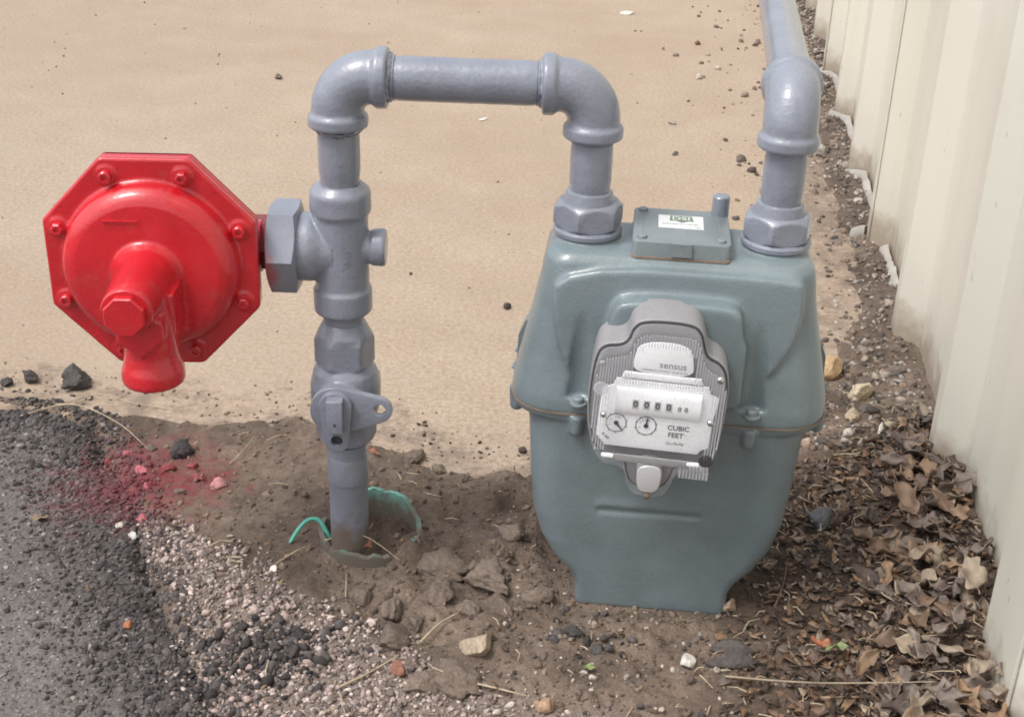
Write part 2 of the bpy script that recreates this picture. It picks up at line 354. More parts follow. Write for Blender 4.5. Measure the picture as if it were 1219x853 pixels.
def raw_mesh(name, co, faces, col=None):
    me = bpy.data.meshes.new(name); n = len(co); f, s_ = faces.shape
    me.vertices.add(n); me.vertices.foreach_set('co', np.asarray(co, np.float32).ravel()); me.loops.add(f*s_); me.loops.foreach_set('vertex_index', faces.astype(np.int32).ravel())
    me.polygons.add(f); me.polygons.foreach_set('loop_start', np.arange(0, f*s_, s_, dtype=np.int32)); 
    me.update(calc_edges=True)
    if col is not None:
        at = me.attributes.new('col', 'FLOAT_COLOR', 'POINT'); at.data.foreach_set('color', np.concatenate([col, np.ones((n, 1))], 1).astype(np.float32).ravel())
    me.validate(); return me
def axis(a, b, step, lo, hi, grow=1.35):
    c = list(np.arange(a, b+step/2, step)); s_ = step; x = b
    while x < hi: s_ *= grow; x += s_; c.append(x)
    s_ = step; x = a; pre = []
    while x > lo: s_ *= grow; x -= s_; pre.append(x)
    return np.array(pre[::-1]+c)
def lerp3(a, b, t): return np.asarray(a)*(1-t[..., None]) + np.asarray(b)*t[..., None]
def soil_c(x, y):
    t = np.clip(.5+1.2*fbm(x, y, 14, 51, 6, .7), 0, 1); c = lerp3((.095, .068, .052), (.215, .165, .130), t)
    g = sstep(-.01, .03, sdist(x, y, GRAV) + .015*fbm(x, y, 40, 55)); c = lerp3(c, (.25, .20, .175), g*.8)
    l = sstep(-.06, .05, sdist(x, y, LEAFP)); c = lerp3(c, (.10, .068, .05), l*.8)
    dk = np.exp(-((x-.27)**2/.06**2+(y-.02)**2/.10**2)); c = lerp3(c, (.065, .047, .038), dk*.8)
    d = -sdist(x, y, SLAB); th = sstep(.03, -.01, d); c = lerp3(c, (.34, .25, .18), th*.55); return c
def asph_c(x, y):
    t = np.clip(.5+.8*fbm(x, y, 8, 61, 4), 0, 1); c = lerp3((.13, .116, .113), (.19, .171, .166), t)
    e = sstep(.13, .0, sdist(x, y, ASPH)); return lerp3(c, (.050, .041, .040), e*.85)
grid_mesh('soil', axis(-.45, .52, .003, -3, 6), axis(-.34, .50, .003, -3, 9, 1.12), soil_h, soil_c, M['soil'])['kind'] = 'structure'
grid_mesh('asphalt', axis(-.62, -.13, .003, -12, -.04), axis(-.34, .34, .003, -12, .6), asph_h, asph_c, M['asphalt'])['kind'] = 'structure'
# slab: its broken front edge lies under the soil
def slab_c(x, y):    # red channel: how much soil has been tracked and washed on to the concrete
    d = sdist(x, y, SLAB); n1 = fbm(x, y, 16, 81, 5, .6); n2 = fbm(x, y, 60, 85, 4, .6)
    a = sstep(.10, .0, d + .10*n1)*(.6+.5*n2) + .3*sstep(.16, .02, d)*np.clip(n2+.5*n1+.25, 0, 1)
    far = sstep(.20, .0, d)*sstep(.5, .8, y)*np.clip(.4+n1, 0, 1)*.5
    a = np.clip(a+far, 0, 1); return np.stack([a, a, a], -1)
def slab_h(x, y): d = -sdist(x, y, SLAB); return -.06*sstep(.035, .05, d)
grid_mesh('concrete_slab', axis(-.66, .72, .007, -40, 1.0), axis(.12, 2.6, .010, .10, 60), slab_h, slab_c, M['concrete'])['kind'] = 'structure'
bm = bmesh.new(); prism(bm, [(-200, -200), (200, -200), (200, 200), (-200, 200)], lambda u_, v_, t: Vector((u_, v_, t)), -.30, -.125)
me = to_mesh(bm, 'ground'); at = me.attributes.new('col', 'FLOAT_COLOR', 'POINT')
for d_ in at.data: d_.color = (.10, .095, .09, 1)
link('ground', me, M['asphalt'])['kind'] = 'structure'

# ------------------------------------------------------------------ WALL of corrugated sheet
PITCH = .328
def wall_profile(k_):    # one pitch: (along, out)   out>0 = recessed from the rib line
    s0 = k_*PITCH
    return [(s0-.012, 0), (s0+.012, 0), (s0+.040, .029), (s0+.104, .029), (s0+.114, .0282), (s0+.128, .0282), (s0+.138, .029), (s0+.190, .029), (s0+.200, .0282), (s0+.214, .0282), (s0+.224, .029), (s0+PITCH-.040, .029)]
wn = Vector((WDIR.y, -WDIR.x))
wall = thing('metal_wall', 'cream ribbed sheet metal wall of the building on the right', 'wall', (WB0.x, WB0.y, 0))
for pnl in range(-2, 5):
    prof = []
    for k_ in range(pnl*3, pnl*3+3): prof += wall_profile(k_)
    prof.append((prof[-1][0]+.022+.024, 0)) ; prof[-1] = ((pnl*3+3)*PITCH-.012+.004, -.0006)
    if pnl == -1: prof[-2] = (-.115, .029); prof[-1] = (-.084, -.0006); prof[-3] = (-.118, .029)     # the lap rib nearest the viewer is wider
    if pnl == 0: prof[0] = (-.088, 0)
    bm = bmesh.new()
    pts = [(a, o_+(0 if pnl % 2 == 0 else .0003)) for a, o_ in prof]
    for z0 in (0,):
        fr_ = []; 
        for sgn in (0, .0008):
            fr_.append([[bm.verts.new((WDIR.x*a + wn.x*(o_+sgn), WDIR.y*a + wn.y*(o_+sgn), z)) for a, o_ in pts] for z in (-.02, .25, .6, 1.2, 3.0)])
        for lay in fr_:
            for r1_, r2_ in zip(lay, lay[1:]):
                for i in range(len(pts)-1): bm.faces.new((r1_[i], r1_[i+1], r2_[i+1], r2_[i]))
        for i in range(len(pts)-1): bm.faces.new((fr_[0][0][i], fr_[0][0][i+1], fr_[1][0][i+1], fr_[1][0][i])); bm.faces.new((fr_[0][-1][i], fr_[0][-1][i+1], fr_[1][-1][i+1], fr_[1][-1][i]))
        for j in (0, -1):
            for a_ in range(4): bm.faces.new((fr_[0][a_][j], fr_[0][a_+1][j], fr_[1][a_+1][j], fr_[1][a_][j]))
    # soften the bends
    ed = [e for e in bm.edges if len(e.link_faces) == 2 and abs(e.verts[0].co.x-e.verts[1].co.x) < 1e-6 and abs(e.verts[0].co.y-e.verts[1].co.y) < 1e-6 and e.calc_face_angle(0) > .2]
    bmesh.ops.bevel(bm, geom=ed, offset=.0025, segments=3, affect='EDGES', clamp_overlap=True)
    link('wall_panel', to_mesh(bm, 'wall_panel', 30), M['wall'], wall)
bm = bmesh.new()     # eave flashing at the top
prism(bm, [(0, 3.0), (-.06, 3.0), (-.09, 3.12), (.3, 3.2), (.3, 3.0)], lambda u_, v_, t: Vector((WDIR.x*t - WDIR.y*-u_, WDIR.y*t + WDIR.x*-u_, v_)), -2, 4.9)
link('eave_flashing', to_mesh(bm, 'eave'), M['wall'], wall)
# mortar strips left along the foot of the wall, each broken piece a thing of its own
def strip(a0, a1, name_label, wid=.008, dz=.009):
    bm = bmesh.new(); rs = []; n = 14
    for i in range(n+1):
        a = a0 + (a1-a0)*i/n; ph = a % PITCH; ph = min(ph, PITCH-ph)
        off = float(np.interp(ph, [0, .012, .040, .2], [0, 0, .029, .029])); s_ = random.uniform(.7, 1.25)*(1 if 0 < i < n else .5)
        c = Vector((WB0.x, WB0.y, 0)) + Vector((WDIR.x*a, WDIR.y*a, 0)) + Vector((wn.x, wn.y, 0))*(off-.004)
        z = float(top_h(c.x, c.y)); o_ = -Vector((wn.x, wn.y, 0))
        rs.append([c+Vector((0, 0, z-.01)), c+o_*wid*s_*1.1+Vector((0, 0, z-.006)), c+o_*wid*s_+Vector((0, 0, z+dz*s_*.5)), c+o_*wid*.4*s_+Vector((0, 0, z+dz*s_)), c+Vector((0, 0, z+dz*s_*1.1))])
    rings(bm, rs); o_ = link('mortar_strip', to_mesh(bm, 'mortar', 50), M['mortar']); tag(o_, name_label, 'mortar', 'pale mortar pieces along the foot of the metal wall')
for a0, a1, lb in ((.80, .95, 'short white mortar piece at the wall foot nearest the meter'), (.99, 1.04, 'stubby rounded grey mortar lump between two white strips at the wall'), (1.06, 1.30, 'long curved white mortar strip along the wall beside the outlet elbow'), (1.33, 1.42, 'small broken white mortar piece beside the outlet elbow'), (1.46, 1.72, 'farther white mortar strip at the wall behind the horizontal outlet pipe'), (1.78, 2.15, 'farthest pale mortar strip at the top of the gravel by the wall')):
    strip(a0, a1, lb, .009 if a1-a0 > .06 else .016)

# ------------------------------------------------------------------ LOOSE STUFF
def ico(sub):
    bm = bmesh.new(); bmesh.ops.create_icosphere(bm, subdivisions=sub, radius=1); v = np.array([p.co[:] for p in bm.verts]); f = np.array([[q.index for q in p.verts] for p in bm.faces]); bm.free(); return v, f
IV, IF = ico(2); SHAPES = []          # 42 verts, 80 faces
for i in range(10):
    v = IV.copy()
    for _ in range(7):
        n_ = rng.normal(size=3); n_ /= np.linalg.norm(n_); h_ = rng.uniform(.45, .85); d_ = v@n_; v = v - np.clip(d_-h_, 0, None)[:, None]*n_     # flat broken faces
    SHAPES.append(v*(1+rng.normal(size=(42, 1))*.03))
SHAPES = np.array(SHAPES)
def scatter(name, xy, size, colours, mat, label, flat=.65, sink=.25, hf=top_h, jitter=.15, cat=None):
    n = len(xy); v = SHAPES[rng.integers(0, 10, n)]*np.stack([size*rng.uniform(.7, 1.15, n), size*rng.uniform(.6, 1, n), size*flat*rng.uniform(.7, 1.1, n)], -1)[:, None, :]
    q = rng.normal(size=(n, 4)); q[:, 1:3] *= .35; q /= np.linalg.norm(q, axis=1)[:, None]; w, x, y, z = q.T
    Rm = np.stack([1-2*(y*y+z*z), 2*(x*y-z*w), 2*(x*z+y*w), 2*(x*y+z*w), 1-2*(x*x+z*z), 2*(y*z-x*w), 2*(x*z-y*w), 2*(y*z+x*w), 1-2*(x*x+y*y)], -1).reshape(n, 3, 3)
    v = np.einsum('nij,nkj->nki', Rm, v); hz = hf(xy[:, 0], xy[:, 1]) + size*flat*(1-2*sink)*.8
    v = v + np.concatenate([xy, hz[:, None]], 1)[:, None, :]
    c = np.asarray(colours)[rng.integers(0, len(colours), n)]*(1+rng.normal(size=(n, 1))*jitter); c = np.clip(c, .01, .9)
    co = v.reshape(-1, 3); fa = (IF[None]+(np.arange(n)*42)[:, None, None]).reshape(-1, 3)
    me = raw_mesh(name, co, fa, np.repeat(c, 42, 0)); o_ = link(name, me, mat); return tag(o_, label, cat, None, 'stuff')
def samp(n, x0, x1, y0, y1, prob):
    out = []; tot = 0
    while tot < n:
        p = np.stack([rng.uniform(x0, x1, n*3), rng.uniform(y0, y1, n*3)], -1); p = p[rng.uniform(size=len(p)) < prob(p[:, 0], p[:, 1])]; out.append(p); tot += len(p)
    return np.concatenate(out)[:n]
dk = [(.052, .044, .043), (.068, .058, .056), (.09, .079, .077), (.038, .033, .032), (.12, .107, .104)]
lt = [(.48, .38, .34), (.40, .31, .28), (.29, .23, .20), (.56, .47, .43), (.20, .155, .135), (.26, .22, .21), (.12, .095, .085)]
so_ = [(.13, .095, .072), (.17, .125, .095), (.10, .074, .058), (.20, .15, .115)]
def p_crumb(x, y): d = sdist(x, y, ASPH); return sstep(-.035, .0, d)*(.04+.96*sstep(.14, .03, d))
scatter('asphalt_crumbs', samp(7500, -.62, -.13, -.34, .33, p_crumb), np.clip(rng.lognormal(math.log(.0021), .42, 7500), .0010, .0060), dk+dk+[(.17, .15, .145), (.13, .11, .10)], M['stone_red'], 'dark crumbled asphalt bits along the broken pavement edge', sink=.42, cat='asphalt crumbs')
scatter('asphalt_chips', samp(9000, -.66, -.13, -.34, .31, lambda x, y: sstep(.0, .12, sdist(x, y, ASPH))), np.clip(rng.lognormal(math.log(.0016), .4, 9000), .0008, .0038), [(.165, .148, .144), (.125, .112, .109), (.21, .19, .182), (.32, .285, .265), (.09, .079, .077)], M['stone_red'], 'small stones set in the worn asphalt at left', flat=.45, sink=.55, cat='asphalt chips')
scatter('light_gravel', samp(9500, -.36, .18, -.36, .09, lambda x, y: sstep(-.015, .02, sdist(x, y, GRAV)+.045*fbm(x, y, 22, 77, 5, .6))*(1-.9*sstep(-.06, .05, x))), np.clip(rng.lognormal(math.log(.0017), .42, 9500), .0009, .0050), lt, M['stone_red'], 'pale pinkish fine gravel between the asphalt and the bare soil', cat='gravel')
scatter('soil_crumbs', samp(2600, -.45, .36, -.34, .30, lambda x, y: sstep(.0, -.03, sdist(x, y, SLAB))*sstep(.01, -.02, sdist(x, y, ASPH))*(.3+.7*np.exp(-((x-.03)**2/.15**2+(y)**2/.13**2)))*(sdist(x, y, GRAV) < .01)), np.clip(rng.lognormal(math.log(.0020), .5, 2600), .001, .007), so_, M['stone'], 'loose crumbs of brown soil around the meter', sink=.45, cat='soil crumbs')
def p_ws(x, y): w = wall_off(x, y); return sstep(.015, -.012, sdist(x, y, SLAB))*(w > -.02)*(y > .22)
scatter('wall_gravel', samp(3400, .25, .85, .22, 2.6, p_ws), np.clip(rng.lognormal(math.log(.0030), .5, 3400), .0012, .0105), [(.22, .18, .15), (.17, .135, .11), (.36, .30, .25), (.10, .082, .07), (.27, .20, .15), (.45, .41, .37), (.13, .11, .095)], M['stone'], 'mixed gravel in the strip between the concrete and the metal wall', sink=.42, cat='gravel')
scatter('mixed_grit', samp(1100, .0, .36, -.34, .0, lambda x, y: .4+.6*(x < .2)), np.clip(rng.lognormal(math.log(.0018), .45, 1100), .0008, .005), [(.5, .44, .39), (.3, .25, .21), (.08, .07, .07), (.18, .13, .1), (.18, .13, .1)], M['stone'], 'scattered grit and pale chips on the soil before the meter', cat='grit')
gp = np.concatenate([samp(260, -1.3, .7, .28, 2.6, lambda x, y: sdist(x, y, SLAB) > 0), samp(420, -.6, .5, .17, .50, lambda x, y: (sdist(x, y, SLAB) > 0)*sstep(.10, .0, sdist(x, y, SLAB))), samp(260, .25, .7, .6, 2.6, lambda x, y: (sdist(x, y, SLAB) > 0)*sstep(.16, .0, sdist(x, y, SLAB)))])
gp2 = samp(110, .18, .66, .9, 2.5, lambda x, y: (sdist(x, y, SLAB) > 0)*sstep(.34, .02, sdist(x, y, SLAB)))
scatter('slab_gravel', gp2, np.clip(rng.lognormal(math.log(.0055), .45, 110), .002, .014), [(.16, .12, .10), (.25, .20, .16), (.10, .08, .07), (.4, .35, .3), (.2, .13, .08)], M['stone'], 'small stones strayed on to the far concrete near the outlet pipe', cat='gravel')
scatter('slab_grit', gp, np.clip(rng.lognormal(math.log(.0016), .55, len(gp)), .0007, .007), [(.12, .09, .07), (.2, .15, .11), (.08, .06, .05), (.3, .24, .18)], M['stone'], 'specks of dirt and grit lying on the tan concrete', cat='grit')
lump = np.stack([rng.normal(-.192, .030, 420), rng.normal(-.133, .022, 420)], -1); lump[:26] = np.stack([rng.normal(.068, .020, 26), rng.normal(-.105, .014, 26)], -1)
scatter('asphalt_lumps', lump, np.clip(rng.lognormal(math.log(.0031), .45, 420), .0014, .008), dk, M['stone'], 'heaps of broken black asphalt lying on the pale gravel', sink=.1, cat='asphalt crumbs')

# individual stones and clods
V3, F3 = ico(4)
def rock(name, label, cat, x, y, size, colour, flat=.6, sink=.25, mat='stone', group=None, rz=None, cuts=9, rough=.05, asp=.8, seed=None, hm=.5):
    r_ = np.random.default_rng(seed if seed is not None else random.randrange(9999)); v = V3.copy()
    for _ in range(cuts):
        n_ = r_.normal(size=3); n_ /= np.linalg.norm(n_); h_ = r_.uniform(hm, hm+.33); v -= np.clip(v@n_-h_, 0, None)[:, None]*n_
    nz = fbm(v[:, 0]*1.3+v[:, 2]*.7, v[:, 1]*1.3-v[:, 2]*.6, 2.2, int(r_.integers(99)), 4, .6); v *= (1+rough*3*nz)[:, None]; v *= (size, size*asp, size*flat)
    a = r_.uniform(0, 6.28) if rz is None else rz; c, s_ = math.cos(a), math.sin(a); v = np.stack([v[:, 0]*c-v[:, 1]*s_, v[:, 0]*s_+v[:, 1]*c, v[:, 2]], -1)
    me = raw_mesh(name, v, F3, np.repeat(np.array([colour]), len(v), 0)); shade(me, 60); me.materials.append(M[mat])
    o_ = bpy.data.objects.new(name, me); COL.objects.link(o_); o_.location = (x, y, float(top_h(x, y)) + size*flat*(1-2*sink)*.8); return tag(o_, label, cat, group)
G1 = 'loose stones on the ground'
rock('stone', 'pale tan triangular stone on the soil below the clods', 'stone', -.019, -.122, .0225, (.40, .32, .235), .6, .2, rz=-.7, cuts=11, rough=.02, seed=44, hm=.36, group=G1)
rock('stone', 'orange buff stone touching the right rear edge of the meter', 'stone', .378, .408, .020, (.48, .33, .19), .8, .15, seed=8, group=G1)
rock('stone', 'cream square stone in the gravel right of the meter seam', 'stone', .400, .352, .0165, (.56, .47, .33), .8, .15, seed=9, group=G1, cuts=12)
rock('stone', 'small orange pebble right of the meter, nearest its lower case', 'stone', .343, .303, .011, (.48, .29, .14), .7, .15, seed=10, group=G1, rough=.02)
rock('stone', 'rounded beige pebble just below the cream square stone', 'stone', .379, .298, .011, (.45, .36, .25), .7, .15, seed=11, group=G1, rough=.02)
rock('stone', 'small pale buff stone close to the wall rib right of the meter', 'stone', .417, .275, .010, (.44, .36, .25), .7, .15, seed=12, group=G1)
rock('stone', 'narrow white chip standing near the wall right of the meter', 'stone', .399, .255, .009, (.72, .69, .63), 1.1, .1, seed=13, group=G1, asp=.4)
rock('stone', 'white angular chip on the soil in front of the meter', 'stone', .153, -.130, .0085, (.66, .62, .58), .8, .1, seed=14, group=G1)
rock('stone', 'reddish brown pebble in the pale gravel left of the soil lumps', 'stone', -.083, -.155, .0085, (.26, .12, .08), .8, .2, seed=15, group=G1, rough=.02)
rock('stone', 'smooth tan pebble at the bottom edge, in front of the meter', 'stone', .034, -.190, .009, (.42, .28, .19), .7, .2, seed=16, group=G1, rough=.01, cuts=3)
rock('stone', 'orange bit of brick lying on the dark asphalt', 'stone', -.315, -.106, .005, (.42, .16, .08), .7, .2, seed=17, group=G1)
rock('stone', 'tiny white pebble on the asphalt below the red stain', 'stone', -.362, .040, .0042, (.68, .64, .55), .8, .1, seed=18, group=G1, rough=.01)
rock('stone', 'white grey pebble at the lower end of the red stain', 'stone', -.346, .026, .006, (.55, .53, .50), .8, .1, seed=19, group=G1)
rock('stone', 'grey stone half buried in leaves right of the meter base', 'stone', .303, .085, .017, (.11, .11, .12), .7, .3, seed=20, group=G1)
rock('stone', 'flat dark stone on the soil at the right front of the meter', 'stone', .188, -.128, .021, (.085, .072, .068), .45, .3, seed=21, group=G1, asp=.45, rz=-.1)
rock('stone', 'second flat dark stone, just behind the first at the meter front', 'stone', .193, -.112, .018, (.10, .085, .08), .45, .3, seed=22, group=G1, asp=.45, rz=-.05)
rock('stone', 'tan chip wedged at the right bottom corner of the meter', 'stone', .198, -.050, .0075, (.40, .29, .21), 1.2, .1, seed=23, group=G1)
rock('stone', 'white flake on the concrete behind the crossover pipe', 'stone', -.068, 1.406, .012, (.70, .67, .62), .2, .1, seed=24, group=G1, asp=.4)
rock('stone', 'pale flat flake on the far concrete near the top of the view', 'stone', .253, 2.349, .022, (.66, .64, .60), .2, .1, seed=25, group=G1, asp=.5)
rock('stone', 'dark pebble on the concrete just left of the meter seam', 'stone', -.008, .572, .0065, (.07, .055, .05), .8, .1, seed=26, group=G1)
rock('stone', 'dark pebble on the concrete above the regulator', 'stone', -.486, 1.643, .011, (.13, .11, .09), .6, .1, seed=27, group=G1)
rock('stone', 'brown pebble behind the lid of the meter', 'stone', .10, .93, .010, (.11, .07, .05), .8, .1, seed=28, group=G1)
for x, y, s_, lb in ((-.409, .169, .0075, 'leftmost pink painted stone in the red spill'), (-.367, .139, .010, 'larger rose coloured stone in the middle of the red spill'), (-.342, .143, .010, 'pink stone with a grey face near the centre of the red spill'), (-.309, .127, .009, 'red painted stone toward the right end of the spill'), (-.286, .116, .012, 'rightmost pale pink lump in the red spill'), (-.345, .052, .009, 'pink flat stone below the main red spill'), (-.390, .172, .007, 'greyish pink stone beside the leftmost one in the spill'), (-.355, .110, .007, 'small coral stone at the lower side of the red spill'), (-.318, .150, .008, 'dark red stone at the back edge of the spill')):
    rock('stained_stone', lb, 'stone', x, y, s_*.78, random.choice([(.46, .14, .16), (.52, .25, .26), (.30, .07, .08)]), .75, .38, rough=.09, group='paint stained stones below the regulator')
G2 = 'broken black asphalt chunks'
rock('asphalt_chunk', 'large black crumbly asphalt chunk on the concrete edge at left', 'asphalt chunk', -.488, .322, .019, (.075, .068, .064), .8, .1, rough=.16, group=G2, seed=31)
rock('asphalt_chunk', 'smaller black asphalt chunk at the far left concrete edge', 'asphalt chunk', -.543, .330, .0135, (.07, .062, .06), .7, .1, rough=.14, group=G2, seed=32, asp=.6)
rock('asphalt_chunk', 'small round black chunk left of the other two on the concrete edge', 'asphalt chunk', -.566, .318, .008, (.06, .055, .055), .7, .1, rough=.12, group=G2, seed=33)
rock('asphalt_chunk', 'dark rounded chunk in the soil behind the red spill', 'asphalt chunk', -.335, .178, .014, (.055, .045, .048), .7, .25, rough=.1, group=G2, seed=34)
rock('asphalt_chunk', 'small black lump at the front left of the meter base', 'asphalt chunk', .062, -.098, .010, (.06, .055, .053), .8, .35, rough=.14, group=G2, seed=35)
rock('asphalt_chunk', 'grey black lump right of the pale triangular stone', 'asphalt chunk', .078, -.118, .007, (.08, .074, .072), .8, .3, rough=.14, group=G2, seed=36)
G3 = 'lumps of dried brown soil'
for i, (x, y, s_, fl, lb) in enumerate([(-.056, -.012, .028, .38, 'big flat plate of dried mud right below the broken sleeve'), (-.012, -.033, .028, .42, 'flat tilted mud plate between the sleeve and the meter'), (-.090, -.118, .028, .4, 'wide mud lump on the pale gravel left of the tan stone'), (-.036, -.160, .024, .4, 'broad mud lump at the bottom edge of the view'), (-.062, -.170, .016, .5, 'smaller mud lump touching the broad one at the bottom'), (-.098, -.076, .017, .6, 'rounded soil lump left below the mud plates'), (-.122, -.055, .014, .6, 'small soil lump at the left end of the clod heap'), (-.055, -.060, .015, .7, 'knobbly soil lump under the first mud plate'), (-.028, -.078, .013, .7, 'small soil lump just above the tan stone'), (.006, .022, .014, .7, 'soil lump close to the left side of the meter'), (.030, -.045, .016, .5, 'soil lump near the left bottom corner of the meter'), (-.005, -.062, .016, .6, 'soil lump at the right end below the tilted mud plate'), (-.098, .188, .014, .6, 'soil lump at the edge of the concrete right of the valve'), (-.070, .165, .011, .6, 'second soil lump at the concrete edge, further right'), (-.135, -.075, .010, .6, 'small clod on the left slope of the soil heap'), (-.075, -.095, .011, .6, 'small clod beside the pale gravel border')]):
    rock('soil_clod', lb, 'clod', x, y, s_, random.choice([(.165, .124, .098), (.185, .142, .112), (.15, .112, .088)]), fl, .34, rough=.11, group=G3, seed=50+i, asp=.78, cuts=7)
def blade(name, label, cat, pts, rad, mat, group=None, lift=.002, ridge=False):
    n = 18; P = [Vector((*p, float(top_h(*p))+lift+(p[2] if len(p) > 2 else 0))) if len(p) == 2 else Vector((p[0], p[1], float(top_h(p[0], p[1]))+lift+p[2])) for p in pts]; out = []
    for i in range(n+1):
        t = i/n*(len(P)-1); a = min(int(t), len(P)-2); f_ = t-a; p0, p1, p2, p3 = P[max(a-1, 0)], P[a], P[a+1], P[min(a+2, len(P)-1)]
        out.append(.5*((2*p1)+(p2-p0)*f_+(2*p0-5*p1+4*p2-p3)*f_*f_+(3*p1-p0-3*p2+p3)*f_**3))
    bm = bmesh.new(); sweep(bm, out, [rad*(1-.6*(i/n)) for i in range(n+1)], 6); return tag(link(name, to_mesh(bm, name, 60), mat), label, cat, group)
GS = 'dry straws lying on the ground'
blade('dry_straw', 'long pale curved grass blade arching over the asphalt edge', 'straw', [(-.524, .241, 0), (-.475, .262, .006), (-.415, .224, .006), (-.371, .18, 0)], .0011, LM['straw'], GS)
blade('dry_straw', 'thin pale blade on the concrete edge below the regulator', 'straw', [(-.49, .272, 0), (-.455, .293, .004), (-.412, .280, .002), (-.362, .272, 0)], .0007, LM['straw'], GS)
blade('dry_straw', 'straw lying across the pale gravel left of the reddish pebble', 'straw', [(-.128, -.175, .001), (-.106, -.160, .003), (-.084, -.140, .003)], .0013, LM['straw'], GS)
blade('dry_straw', 'straw standing out of the clods above the tan stone', 'straw', [(-.068, -.122, .001), (-.054, -.104, .005), (-.038, -.09, .006)], .0013, LM['straw'], GS)
blade('dry_straw', 'long straw at the bottom edge below the tan stone', 'straw', [(-.035, -.164, .001), (-.011, -.173, .003), (.02, -.182, .002)], .0012, LM['straw'], GS)
blade('dry_straw', 'forked straw in the soil left of the riser', 'straw', [(-.283, .160, .0), (-.274, .175, .004), (-.266, .205, .004)], .0009, LM['straw'], GS)
blade('dry_straw', 'short straw in front of the broken sleeve', 'straw', [(-.138, -.058, .0), (-.139, -.045, .003), (-.141, -.03, .003)], .0008, LM['straw'], GS)
blade('dry_straw', 'straw slanting up the soil left of the broken sleeve', 'straw', [(-.205, -.02, .001), (-.19, -.003, .003), (-.178, .012, .002)], .0009, LM['straw'], GS)
blade('dry_straw', 'thin straw crossing the mouth of the broken sleeve', 'straw', [(-.165, .006, .010), (-.13, .0, .014), (-.095, -.016, .006)], .0007, LM['straw'], GS)
blade('twig', 'thin brown twig bent over the leaves right of the meter', 'twig', [(.235, -.06, .004), (.25, -.02, .006), (.262, .03, .006)], .001, LM['brown'])
blade('dry_straw', 'long straw running across the leaves at the bottom right', 'straw', [(.18, -.155, .006), (.25, -.168, .012), (.34, -.176, .016)], .0011, LM['straw'], GS)

# broken sleeve round the riser, tracer wire
sleeve = thing('broken_sleeve', 'broken teal plastic sleeve pipe stuck in the soil around the riser', 'pipe sleeve', (CAS[0], CAS[1], 0))
bm = bmesh.new(); n = 96; rs = [[], [], [], []]
for i in range(n+1):
    a = R(-195 + 345*i/n); rr = .0455
    up_ = .0185 + .016*math.exp(-((math.degrees(a)-80)/45)**2) + .0012*math.sin(a*9) + random.uniform(-.0013, .0013) - .004*max(0, math.sin(a*5+1))**4
    if math.degrees(a) < -35 and math.degrees(a) > -62: up_ -= .006
    for j, (r_, z) in enumerate(((rr, -.03), (rr+.002, up_-.0005), (rr-.0026, up_), (rr-.0042, -.03))): rs[j].append((math.cos(a)*r_, math.sin(a)*r_, z))
vs = [[bm.verts.new(p) for p in r_] for r_ in rs]
for j in range(3):
    for i in range(n): bm.faces.new((vs[j][i], vs[j][i+1], vs[j+1][i+1], vs[j+1][i]))
for i in (0, n): bm.faces.new([vs[j][i] for j in range(4)])
link('sleeve_wall', to_mesh(bm, 'sleeve', 40), M['teal'], sleeve)
bm = bmesh.new(); z0 = float(soil_h(-.196, .025))
wp = [Vector(p) for p in [(-.202, .012, z0-.012), (-.198, .016, z0+.001), (-.192, .024, z0+.010), (-.184, .03, z0+.017), (-.175, .031, z0+.018), (-.168, .027, z0+.012), (-.161, .02, z0+.0), (-.157, .016, z0-.012)]]; wq = []
for i in range(1, len(wp)-2):
    for j in range(5):
        f_ = j/5; a_, b_, c_, d_ = wp[i-1:i+3]; wq.append(.5*(2*b_+(c_-a_)*f_+(2*a_-5*b_+4*c_-d_)*f_*f_+(3*b_-a_-3*c_+d_)*f_**3))
sweep(bm, wq, .0019, 12)
tag(link('tracer_wire', to_mesh(bm, 'wire', 60), M['wire']), 'bright green tracer wire looping out of the soil beside the riser', 'wire')

# ------------------------------------------------------------------ PIPING
RX, RY = -.142, .010; CZ = .447
MC = Vector((.132, 0, 0)); MR = R(-5)
mx_ = Vector((math.cos(MR), math.sin(MR), 0)); my_ = Vector((-math.sin(MR), math.cos(MR), 0))
PL = MC + mx_*-.0750; PR = MC + mx_*.0755
PRAD = .0167; rmod = math.sin
def threads(bm, p, d, t0, n_, r_):
    pr = []
    for i in range(n_*4+1): pr.append((t0 + i*.0018/4, r_ - .0007*abs(math.sin(i*math.pi/4))))
    lathe(bm, p, d, pr, 32)
def pipe(parent, p0, p1, r_=PRAD, mat='grey', name='pipe'):
    p0 = Vector(p0); p1 = Vector(p1); d = p1-p0; Ln = d.length; bm = bmesh.new(); n_ = max(2, int(Ln/.01))
    lathe(bm, p0, d, [(0, r_*.94), (.008, r_*.955), (.014, r_)] + [(t, r_*(1+.006*math.sin(t*310))) for t in np.linspace(.018, Ln-.018, n_)] + [(Ln-.014, r_), (Ln-.008, r_*.955), (Ln, r_*.94)] if Ln > .045 else [(0, r_), (Ln, r_)], 40)
    return link(name, to_mesh(bm, 'pipe', 50), M[mat], parent)
